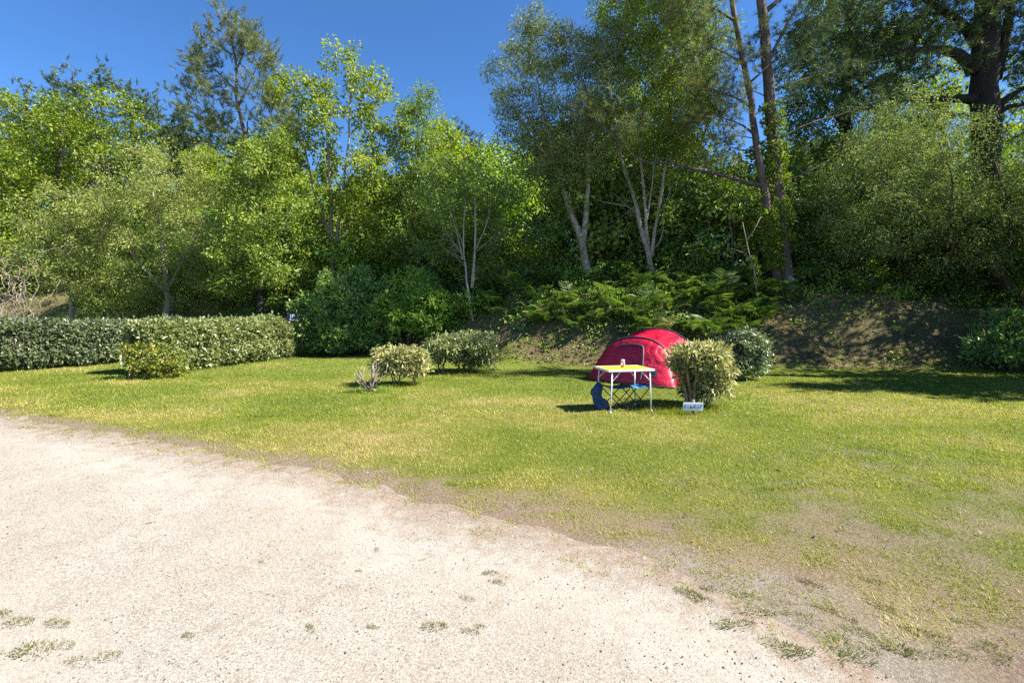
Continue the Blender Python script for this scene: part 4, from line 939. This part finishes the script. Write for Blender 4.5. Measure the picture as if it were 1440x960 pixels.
ridge_pine('dark pine right behind the tall sparse pine', 352, 165, 36, 40, 154)
tree_px('hill_tree', 'yellow green tree on the hill behind the tall sparse pine', (320, 380), 33,
        [([(320, 330), (318, 280), (322, 240)], .22, .05)], [(300, 240, 45, 40, 2.5), (345, 250, 45, 40, 2.5), (320, 290, 60, 45, 2.5), (385, 260, 40, 45, 2.5), (440, 250, 40, 45, 2.5), (400, 310, 60, 45, 2.5)],
        260, 60, .7, .2, .12, M['gold'], M['bark'], 155, flat=.6, up=1.0)

# hillside fill: understory shrubs and small trees, copies of four built ones
def shrub_proto(seed, leaf, L, W, n, per):
    rng = np.random.RandomState(seed); x0, y0 = 0.0, 300.0
    lb = [(np.array([rng.normal() * .55, rng.normal() * .45, .9 + rng.rand() * 1.3]), np.array([.8 + .4 * rng.rand(), .8 + .3 * rng.rand(), .6 + .3 * rng.rand()])) for _ in range(7)] + [(np.array([0, 0, .5]), np.array([1.3, 1.1, .5]))]
    t = thing('understory_shrub', '', 'shrub'); mb = MB(); C, d = sample_lobes(rng, lb, n, .4); C[:, 2] = np.maximum(C[:, 2], .1)
    grow(rng, mb, [([np.array([0, 0, -.2]), np.array([.1, 0, .6]), np.array([0, .1, 1.6])], .05, .015), ([np.array([0.1, 0, -.2]), np.array([.5, 0, .7]), np.array([.7, .1, 1.5])], .035, .012), ([np.array([-.1, 0, -.2]), np.array([-.5, 0, .7]), np.array([-.7, .1, 1.4])], .035, .012)], C)
    mb.build('stems', M['bark'], t, True)
    V, Q, ti = leaf_cluster(rng, C, per, .3, L, W); new_obj('foliage', raw_mesh('foliage', V, Q, None, dict(tint=ti), (leaf,)), t, kind='stuff')
    return t
protos = [shrub_proto(161, M['shrub'], .12, .06, 150, 46), shrub_proto(162, M['dark'], .13, .07, 150, 46), shrub_proto(163, M['mid'], .12, .06, 150, 46), shrub_proto(164, M['laurel'], .15, .06, 150, 40)]
LBL = ['bright green leafy shrub', 'blackish green shrub', 'mid green shrub', 'glossy laurel shrub']
rng = np.random.RandomState(170)
spots = []
for row, (t0, nrow, s0) in enumerate(((3.4, 17, 1.0), (6.0, 17, 1.25), (9.5, 16, 1.5), (14, 15, 1.9), (20, 14, 2.4))):
    for k_ in range(nrow):
        f = (k_ + .5 + rng.normal() * .22) / nrow
        d_ = 16 + t0
        x = (-1.12 + 2.24 * f) * d_; y = float(np.interp(x, _bx, _by)) + t0 + rng.normal() * .5
        if row == 0 and 720 < 720 + FPX * x / y < 1140: continue            # ferns grow there
        if row == 0 and x > 6.5: y += 1.4
        spots.append((x, y, s0 * (.85 + .4 * rng.rand()), row))
first = [True] * 4
LAND = [(30, 'the dead twig tangle'), (110, 'the bushy willow of the shade-coloured hedge'), (235, 'the wide willow'), (352, 'the tall sparse pine'), (470, 'the poplar'), (577, 'the ash'), (665, 'the small white stemmed tree'), (720, 'the maple'), (829, 'the forked tree'), (918, 'the fan of white stems'), (1030, 'the hazel'), (1105, 'the two pine trunks'), (1190, 'the cypress'), (1290, 'the arching willow limbs'), (1388, 'the great conifer'), (1470, 'the foot of the arching willow')]
def near(ppx): return min(LAND, key=lambda a: abs(a[0] - ppx))[1]
ROWW = ['low on the bank below', 'in front of', 'just behind', 'uphill behind', 'on the hilltop far behind']
for k_, (x, y, s, row) in enumerate(spots):
    ppx = 720 + FPX * x / y
    w = [.35, .25, .25, .15] if ppx < 720 else [.2, .55, .15, .10]
    j = rng.choice(4, p=w)
    loc = (x, y, hz(x, y) - .1); sc = (s * 1.1, s * 1.1, s * (.85 + .25 * rng.rand()))
    if first[j]:
        o = protos[j]; o.location = loc; o.scale = sc; o.rotation_euler = (0, 0, rng.rand() * 6); first[j] = False
    else: o = copy_thing(protos[j], loc, rng.rand() * 6.28, sc)
    o['label'] = LBL[j] + ' ' + ROWW[row] + ' ' + near(ppx); o['group'] = 'understory shrubs on the hillside'

# laurels at the foot of the wood
def laurel(label, px, py, d, lobes, n, seed, leaf=None):
    b = ground_pt(px, py, d)
    return make_tree('laurel_bush', label, 'bush', b, [([b - (0, 0, .1), b + (0, 0, .6), b + (.1, 0, 1.4)], .06, .02), ([b - (.1, 0, .1), b + (-.5, 0, .7), b + (-.8, 0, 1.3)], .04, .015), ([b - (-.1, 0, .1), b + (.5, 0, .7), b + (.8, 0, 1.3)], .04, .015)],
                     [lobe(l_[0], l_[1], d + l_[5], l_[2], l_[3], l_[4]) for l_ in lobes], n, 36, .24, .15, .055, leaf or M['laurel'], M['bark'], seed, up=.4, droop=-.1, power=.3, crown='foliage')
laurel('tall dark laurel on the lawn edge beside the navy sign', 470, 500, 18.3, [(440, 455, 34, 42, 1.0, 0), (490, 445, 40, 50, 1.0, 0), (525, 455, 26, 40, .8, 0), (465, 410, 45, 28, 1.0, .3), (510, 405, 40, 28, .9, .4), (430, 480, 22, 20, .6, -.2), (485, 480, 50, 18, .8, -.3)], 420, 181)
laurel('spreading green laurel between the dark laurel and the trimmed shrub', 575, 485, 17.8, [(560, 440, 35, 35, .9, 0), (600, 440, 35, 35, .9, 0), (580, 410, 45, 30, .9, .4), (630, 440, 30, 28, .8, .2), (660, 435, 25, 25, .7, .2)], 290, 182, M['shrub'])
laurel('low glossy dark laurel at the right foot of the bare bank', 1420, 515, 12.9, [(1405, 492, 30, 22, .7, 0), (1440, 480, 35, 34, .8, .2), (1425, 462, 35, 26, .8, .6), (1470, 480, 35, 40, .8, .3)], 200, 183)

# bare twig tangle at the left edge
rng = np.random.RandomState(191); b = ground_pt(8, 430, 17.5)
t = thing('dead_bush', 'tangle of bare dead twigs beside the shade-coloured hedge', 'bush', b)
for k_ in range(26):
    mb = MB(); e = np.array([rng.normal() * .8, rng.normal() * .5, 1.6 + rng.rand() * 2.2]); md = e * .55 + rng.normal(size=3) * .4
    q_, f_ = resample([(rng.normal() * .15, rng.normal() * .1, -.05), md, e, e + rng.normal(size=3) * .4], .2, rng, .06); mb.tube(q_, .022 * (1 - .7 * f_), 4)
    for _ in range(3):
        j = rng.randint(2, len(q_)); mb.tube([q_[j], q_[j] + rng.normal(size=3) * .3], [.009, .004], 3, cap=False)
    mb.build('branch', M['grey_bark'], t, True)

# ivy on the pine trunks and the white foot of the thick pine are parts of those pines
def ivy_on(tree, pts, rad, n, per, seed):
    rng = np.random.RandomState(seed); base = np.array(tree.location); q_, f_ = resample(pts, .12, rng, 0)
    k_ = rng.randint(0, len(q_), n); a = rng.rand(n) * 6.28
    C = q_[k_] + np.stack([np.cos(a), np.sin(a), rng.normal(size=n) * .1], 1) * rad
    V, Q, ti = leaf_cluster(rng, C, per, .13, .085, .07); new_obj('ivy', raw_mesh('ivy', V - base, Q, None, dict(tint=ti), (M['ivy'],)), tree, kind='stuff')
pines = [o for o in bpy.data.objects if o.name.startswith('pine_tree')]
thick = [o for o in pines if 'thick reddish' in o['label']][0]; slim = [o for o in pines if 'slimmer' in o['label']][0]
ivy_on(thick, [P(1100, 340, 16.9), P(1095, 270, 16.9), P(1090, 200, 16.9), P(1085, 150, 16.9)], .30, 230, 16, 201)
ivy_on(slim, [P(1090, 375, 16.7), P(1086, 345, 16.7), P(1078, 300, 16.7)], .2, 170, 18, 202)
mb = MB(); bb = np.array(thick.location); q_, f_ = resample([bb + (-.02, -.14, .05), bb + (-.05, -.19, .35), bb + (-.07, -.22, .62)], .1, np.random.RandomState(3), .01); mb.tube(q_ - bb + np.random.RandomState(8).normal(size=q_.shape) * (.035, .012, 0), np.linspace(.17, .05, len(q_)) * (1 + .3 * np.sin(np.arange(len(q_)) * 2.3)), 9); mb.build('scarred_foot', M['white_foot'], thick, True)

# ------------------------------------------------------------------ ferns on the bank
def frond_mesh(seed, tmean):
    rng = np.random.RandomState(seed); n = 15; f = np.linspace(.12, 1, n)
    r = np.stack([f * 0, f * .82 - .12 * f ** 3, .62 * f - .62 * f ** 2.2], 1)
    T = np.gradient(r, axis=0); T = unit(T); pos, ax, nr, L = [], [], [], []
    for s in (-1, 1):
        for k_ in range(n):
            pos.append(r[k_]); ax.append(np.array([s, .45, -.15]) + T[k_] * .2 + rng.normal(size=3) * .08); nr.append(np.array([s * .2, -.3, 1]) + rng.normal(size=3) * .15); L.append(.30 * math.sin(math.pi * (.18 + .80 * f[k_])) ** .8 + .03)
    pos.append(r[-2]); ax.append(T[-1]); nr.append(np.array([0, 0, 1.])); L.append(.12)
    L = np.array(L); V, Q, ti = leaf_arrays(np.array(pos), np.array(ax), np.array(nr), L, .026 + .06 * L, np.clip(tmean + rng.normal(0, .15, len(L)), 0, 1))
    mb = MB(); mb.tube(np.vstack([[0, 0, 0], r]), np.linspace(.007, .002, n + 1), 3, cap=False)
    return raw_mesh('frond', np.vstack([V, mb.V[0]]), np.vstack([Q, mb.Q[0] + len(V)]), None, dict(tint=np.concatenate([ti, np.full(len(mb.V[0]), .4)])), (M['fern'],))
fronds = [frond_mesh(s, tm_) for s, tm_ in ((1, .3), (2, .45), (3, .6), (4, .8), (5, .2))]
rng = np.random.RandomState(210)
def fern(px_, t_, label, group, s):
    y0 = 15.0
    label = ('large ' if s > 1.2 else 'small ' if s < .85 else '') + label
    if group in ('ferns below the trees', 'ferns above the bare bank'): label += ' ' + near(px_)
    for _ in range(6):
        x0 = (px_ - 720) / FPX * y0; y0 = float(np.interp(x0, _bx, _by)) + t_
    o = thing('fern', label, 'fern', (x0, y0, hz(x0, y0) - .03), rng.rand() * 6, group)
    o.scale = (s, s, s)
    k = rng.randint(6, 10); fm = rng.randint(5)
    for j in range(k):
        f_ = new_obj('frond', fronds[fm if rng.rand() < .7 else rng.randint(5)], o); f_.rotation_euler = (rng.normal() * .28 + .42, rng.normal() * .22, j * 6.283 / k + rng.normal() * .25); q_ = .8 + .4 * rng.rand(); f_.scale = (q_, q_, q_)
for k_ in range(40): fern(735 + 340 * rng.rand(), 1.0 + 1.5 * rng.rand(), 'bracken fern on the bank above the red tent', 'ferns above the tent', .75 + .5 * rng.rand())
for k_ in range(44): fern(700 + 380 * rng.rand(), 2.4 + 2.2 * rng.rand(), 'bracken fern high on the bank by', 'ferns below the trees', 1.0 + .5 * rng.rand())
for k_ in range(24): fern(560 + 150 * rng.rand(), 1.2 + 2.6 * rng.rand(), 'bracken fern on the bank behind the trimmed shrubs', 'ferns behind the shrubs', .85 + .45 * rng.rand())
for k_ in range(14): fern(1130 + 260 * rng.rand(), 2.4 + 1.5 * rng.rand(), 'fern above the bare bank near', 'ferns above the bare bank', .6 + .4 * rng.rand())
for k_ in range(6): fern(5 + 80 * rng.rand(), -1.5 + 2 * rng.rand(), 'bracken fern behind the shade-coloured hedge', 'ferns behind the hedge', 1.4 + .4 * rng.rand())

# ------------------------------------------------------------------ undergrowth, litter, grass, stones (stuff)
rng = np.random.RandomState(220)
N = 9000
x = rng.uniform(-22, 22, N); t_ = rng.uniform(.1, 12, N) ; y = np.interp(x, _bx, _by) + t_
pp = 720 + FPX * x / y
dens = np.where(pp < 1080, np.clip((t_ - .35) / 1.0, .06, 1), np.clip((t_ - 1.5) / 1.3, .10, 1)) * np.clip(.2 + 1.6 * fbm(x * .8, y * .8, 3), .2, 1.2)
dens *= np.where(t_ > 6, .6, 1)
keep = rng.rand(N) < dens; x, y, t_ = x[keep], y[keep], t_[keep]
C = np.stack([x, y, height(x, y) + .05 + .5 * rng.rand(len(x)) ** 1.3 * np.clip(t_ / 3, .25, 1.3)], 1)
V, Q, ti = leaf_cluster(rng, C, 15, .24, .105, .055, .7, .1, .8)
new_obj('undergrowth', raw_mesh('undergrowth', V, Q, None, dict(tint=ti), (M['shrub'],)), kind='stuff', label='low leafy undergrowth covering the wooded bank', category='undergrowth')
N = 14000
x = rng.uniform(-6, 17, N); t_ = np.abs(rng.normal(0.9, 1.1, N)) - .25; y = np.interp(x, _bx, _by) + t_
pos = np.stack([x, y, height(x, y) + .012 + .02 * rng.rand(N)], 1); ax = rng.normal(size=(N, 3)); ax[:, 2] *= .35
nl = 420; yl = np.sqrt(rng.uniform(9, 170, nl)); xl = yl * rng.uniform(-1.1, 1.1, nl); kl = bank_t(xl, yl) < 0; kl &= edge_dist(xl, yl) > .1; q_ = int(kl.sum())
pos[:q_] = np.stack([xl[kl], yl[kl], height(xl[kl], yl[kl]) + .022], 1)
nr = rng.normal(size=(N, 3)) * .4 + (0, -.3, 1); s = .5 + rng.rand(N); s[:q_] *= .5
V, Q, ti = leaf_arrays(pos, ax, nr, .085 * s, .03 * s, rng.rand(N) ** 1.3)
new_obj('leaf_litter', raw_mesh('leaf_litter', V, Q, None, dict(tint=ti), (M['litter'],)), kind='stuff', label='brown fallen leaves and dry stalks on the bare bank', category='leaf litter')

# lawn
def blades(N, ylo, yhi, L, W, seed, lean=.5):
    rng = np.random.RandomState(seed)
    y = np.sqrt(rng.uniform(ylo ** 2, yhi ** 2, N)); x = y * rng.uniform(-1.16, 1.16, N)
    so, dr = soil_amount(x, y), dry_amount(x, y); tb_ = bank_t(x, y) + (fbm(x * 1.3, y * 1.3, 3) - .5) * .9
    clump = fbm(x * 7, y * 7, 2)
    p_ = (1 - so) ** 1.3 * (.35 + 1.1 * clump) * np.where(edge_dist(x, y) < -.02, 0, 1) * np.where(tb_ > .1, np.where(x < 3, .5, .14), 1) * np.where(tb_ > 1.5, .0, 1)
    p_ = p_ + np.where((so > .2) & (clump > .50) & (edge_dist(x, y) > -.05), .30, 0) + np.where((so > .2) & (edge_dist(x, y) > 0), .045, 0)
    ed_ = edge_dist(x, y); p_ = p_ + np.where((ed_ < 0) & (ed_ > -.4) & (clump > .56 - .3 * ed_), .3, 0)
    keep = rng.rand(N) < p_; x, y, dr, so, clump = x[keep], y[keep], dr[keep], so[keep], clump[keep]; n = len(x)
    z = np.where(edge_dist(x, y) < 0, gravel_z(x, y), height(x, y))
    a = rng.rand(n) * 6.283; le = np.abs(rng.normal(0, lean, n)) + .15
    ax = unit(np.stack([np.cos(a) * le, np.sin(a) * le, np.ones(n)], 1)); side = np.stack([-np.sin(a), np.cos(a), np.zeros(n)], 1)
    l_ = (L * (.45 + .8 * rng.rand(n)) * (.75 + .5 * clump))[:, None]; w_ = (W * (.7 + .6 * rng.rand(n)))[:, None]
    B = np.stack([x, y, z - .004], 1)
    tip = B + ax * l_; tip[:, :2] += np.stack([np.cos(a), np.sin(a)], 1) * l_ * .25
    V = np.stack([B - side * w_ / 2, B + side * w_ / 2, tip], 1).reshape(-1, 3)
    tint = np.clip(dr * .85 + .03 - .22 * so + (fbm(x * 3.1, y * 3.1, 3) - .5) * .5 + rng.normal(0, .12, n) + .3 * (rng.rand(n) < .10), 0, 1)
    return V, np.repeat(tint, 3)
parts = [blades(240000, 2.2, 4.5, .028, .0045, 1, 1.1), blades(280000, 4.3, 7.5, .034, .0065, 2, 1.0), blades(220000, 7.3, 12.5, .042, .011, 3, .9), blades(100000, 12.3, 21, .05, .02, 4, .7)]
V = np.vstack([a for a, _ in parts]); ti = np.concatenate([b_ for _, b_ in parts])
new_obj('lawn_grass', raw_mesh('lawn_grass', V, None, np.arange(len(V)).reshape(-1, 3), dict(tint=ti), (M['grass'],)), kind='stuff', label='short mown grass of the lawn, green with dry straw patches', category='grass')
rng = np.random.RandomState(230); N = 330
y = np.sqrt(rng.uniform(5 ** 2, 13.5 ** 2, N)); x = y * rng.uniform(-1.05, 1.05, N); keep = (edge_dist(x, y) > 1.0) & (bank_t(x, y) < -.2) & (fbm(x * .5, y * .5) > .42); x, y = x[keep], y[keep]; n_ = len(x)
V = []; T = []
for k_ in range(n_):
    c0 = np.array([x[k_], y[k_], hz(x[k_], y[k_]) + .05 + .02 * rng.rand()]); r_ = .006 + .005 * rng.rand(); b0 = len(V)
    V.append(c0 + (0, 0, .004)); V += [c0 + np.array([r_ * math.cos(a), r_ * math.sin(a), 0]) for a in np.arange(6) * math.pi / 3]; T += [(b0, b0 + 1 + q, b0 + 1 + (q + 1) % 6) for q in range(6)]
new_obj('daisies', raw_mesh('daisies', V, None, T, dict(tint=rng.rand(len(V))), (M['daisy'],)), kind='stuff', label='tiny white daisies scattered in the lawn', category='daisies')

# loose stones on the track
M['stone'] = leaf_mat('loose_stone', [(0, (.07, .06, .05)), (.22, (.24, .19, .15)), (.5, (.48, .41, .33)), (1, (.5, .45, .38))], 0.0, .02, .6)
rng = np.random.RandomState(240); N = 40000
y = np.sqrt(rng.uniform(1.75 ** 2, 6.5 ** 2, N)) ; x = y * rng.uniform(-1.15, 1.15, N); keep = (edge_dist(x, y) < .02) & (rng.rand(N) < np.clip(1.6 - y / 5, .12, 1)); x, y = x[keep], y[keep]; n_ = len(x)
r_ = .0022 + .0042 * rng.rand(n_) ** 4; O = np.array([(1, 0, 0), (0, 1, 0), (-1, 0, 0), (0, -1, 0), (0, 0, .8), (0, 0, -.8)], float)
J = O[None] * (.7 + .6 * rng.rand(n_, 6, 1)) * r_[:, None, None]; th = rng.rand(n_) * 6.28; c_, s_ = np.cos(th)[:, None], np.sin(th)[:, None]
zz = np.where(edge_dist(x, y) < 0, gravel_z(x, y), height(x, y))
V = np.stack([J[..., 0] * c_ - J[..., 1] * s_ + x[:, None], J[..., 0] * s_ + J[..., 1] * c_ + y[:, None], J[..., 2] + zz[:, None] + r_[:, None] * .35], -1).reshape(-1, 3)
F8 = np.array([(0, 1, 4), (1, 2, 4), (2, 3, 4), (3, 0, 4), (1, 0, 5), (2, 1, 5), (3, 2, 5), (0, 3, 5)])
T = (F8[None] + np.arange(n_)[:, None, None] * 6).reshape(-1, 3)
new_obj('loose_stones', raw_mesh('loose_stones', V, None, T, dict(tint=np.repeat(rng.rand(n_) ** 2.2 * .9, 6)), (M['stone'],)), kind='stuff', label='loose small stones scattered over the pale gravel track', category='stones')

# grass tufts growing in the gravel
def tuft_mesh(seed, n=150, R=.055, h=.026):
    rng = np.random.RandomState(seed); a = rng.rand(n) * 6.283; r = R * rng.rand(n) ** .6
    B = np.stack([r * np.cos(a) * 1.4, r * np.sin(a), np.zeros(n) - .004], 1); a2 = a + rng.normal(0, .8, n); le = .5 + 1.1 * rng.rand(n)
    ax = unit(np.stack([np.cos(a2) * le, np.sin(a2) * le, np.ones(n)], 1)); sd = np.stack([-np.sin(a2), np.cos(a2), np.zeros(n)], 1) * .0022; l_ = (h * (.5 + .8 * rng.rand(n)))[:, None]
    V = np.stack([B - sd, B + sd, B + ax * l_], 1).reshape(-1, 3)
    return raw_mesh('blades', V, None, np.arange(n * 3).reshape(-1, 3), dict(tint=np.repeat(np.clip(rng.normal(.45, .28, n), 0, 1), 3)), (M['tuft'],))
tm = [tuft_mesh(s) for s in range(4)]
def tuft(px, py, s, label, group):
    d = FPX * CAMH / (py - 440); v = P(px, py, d); xx, yy = v[0], v[1]
    z = float(gravel_z(np.array([xx]), np.array([yy]))[0]) if edge_dist(np.array([xx]), np.array([yy]))[0] < 0 else hz(xx, yy)
    o = new_obj('grass_tuft', tm[rng.randint(4)], label=label, category='grass tuft', group=group); o.location = (xx, yy, z + .002); o.rotation_euler = (0, 0, rng.normal() * .5 - .3); o.scale = (s * (1 + .5 * rng.rand()), s * .8, s * .8)
for px, py, s in ((968, 852, 1.0), (1000, 846, .8), (1035, 854, .9), (985, 862, 1.0), (1060, 882, 1.1), (1032, 902, 1.0), (1095, 866, .7), (1130, 890, .8), (1100, 936, 1.1), (1115, 944, 1.0), (1172, 928, 1.2), (1182, 948, 1.3), (1205, 905, .8), (1238, 868, .7), (1255, 928, 1.1), (1275, 936, .9), (1215, 934, .8), (1160, 872, .6), (1290, 905, .8), (1320, 918, .9), (1340, 940, .9), (1380, 925, .9), (1405, 945, .8), (1360, 890, .7), (1225, 830, .7), (1300, 870, .7), (1140, 835, .7), (1075, 858, .5), (1110, 880, .6), (1190, 884, .6)):
    tuft(px, py, s, 'small green grass tuft in the worn gravel by the lawn', 'tufts at the worn edge')
for px, py, s in ((30, 898, .9), (82, 900, .7), (48, 942, 1.3), (90, 932, .7), (155, 950, .8), (110, 958, .7), (5, 950, .9), (265, 921, .5), (8, 885, .6)):
    tuft(px, py, s, 'small olive grass tuft alone out on the gravel track', 'tufts out on the track')
for px, py, s in ((612, 904, .8), (662, 913, .5), (690, 823, .6), (702, 838, .5), (657, 862, .5), (437, 909, .4), (525, 906, .4), (596, 800, .3), (530, 783, .35), (505, 818, .3), (368, 803, .3), (212, 745, .35), (675, 905, .4)):
    tuft(px, py, s, 'flat brownish weed pressed into the gravel track', 'weeds in the track')
used = {}
for o in bpy.data.objects:
    if o.type == 'MESH': used[o.data.name] = len(o.data.loops) - 2 * len(o.data.polygons)
print('TRIS', sum(used.values()))
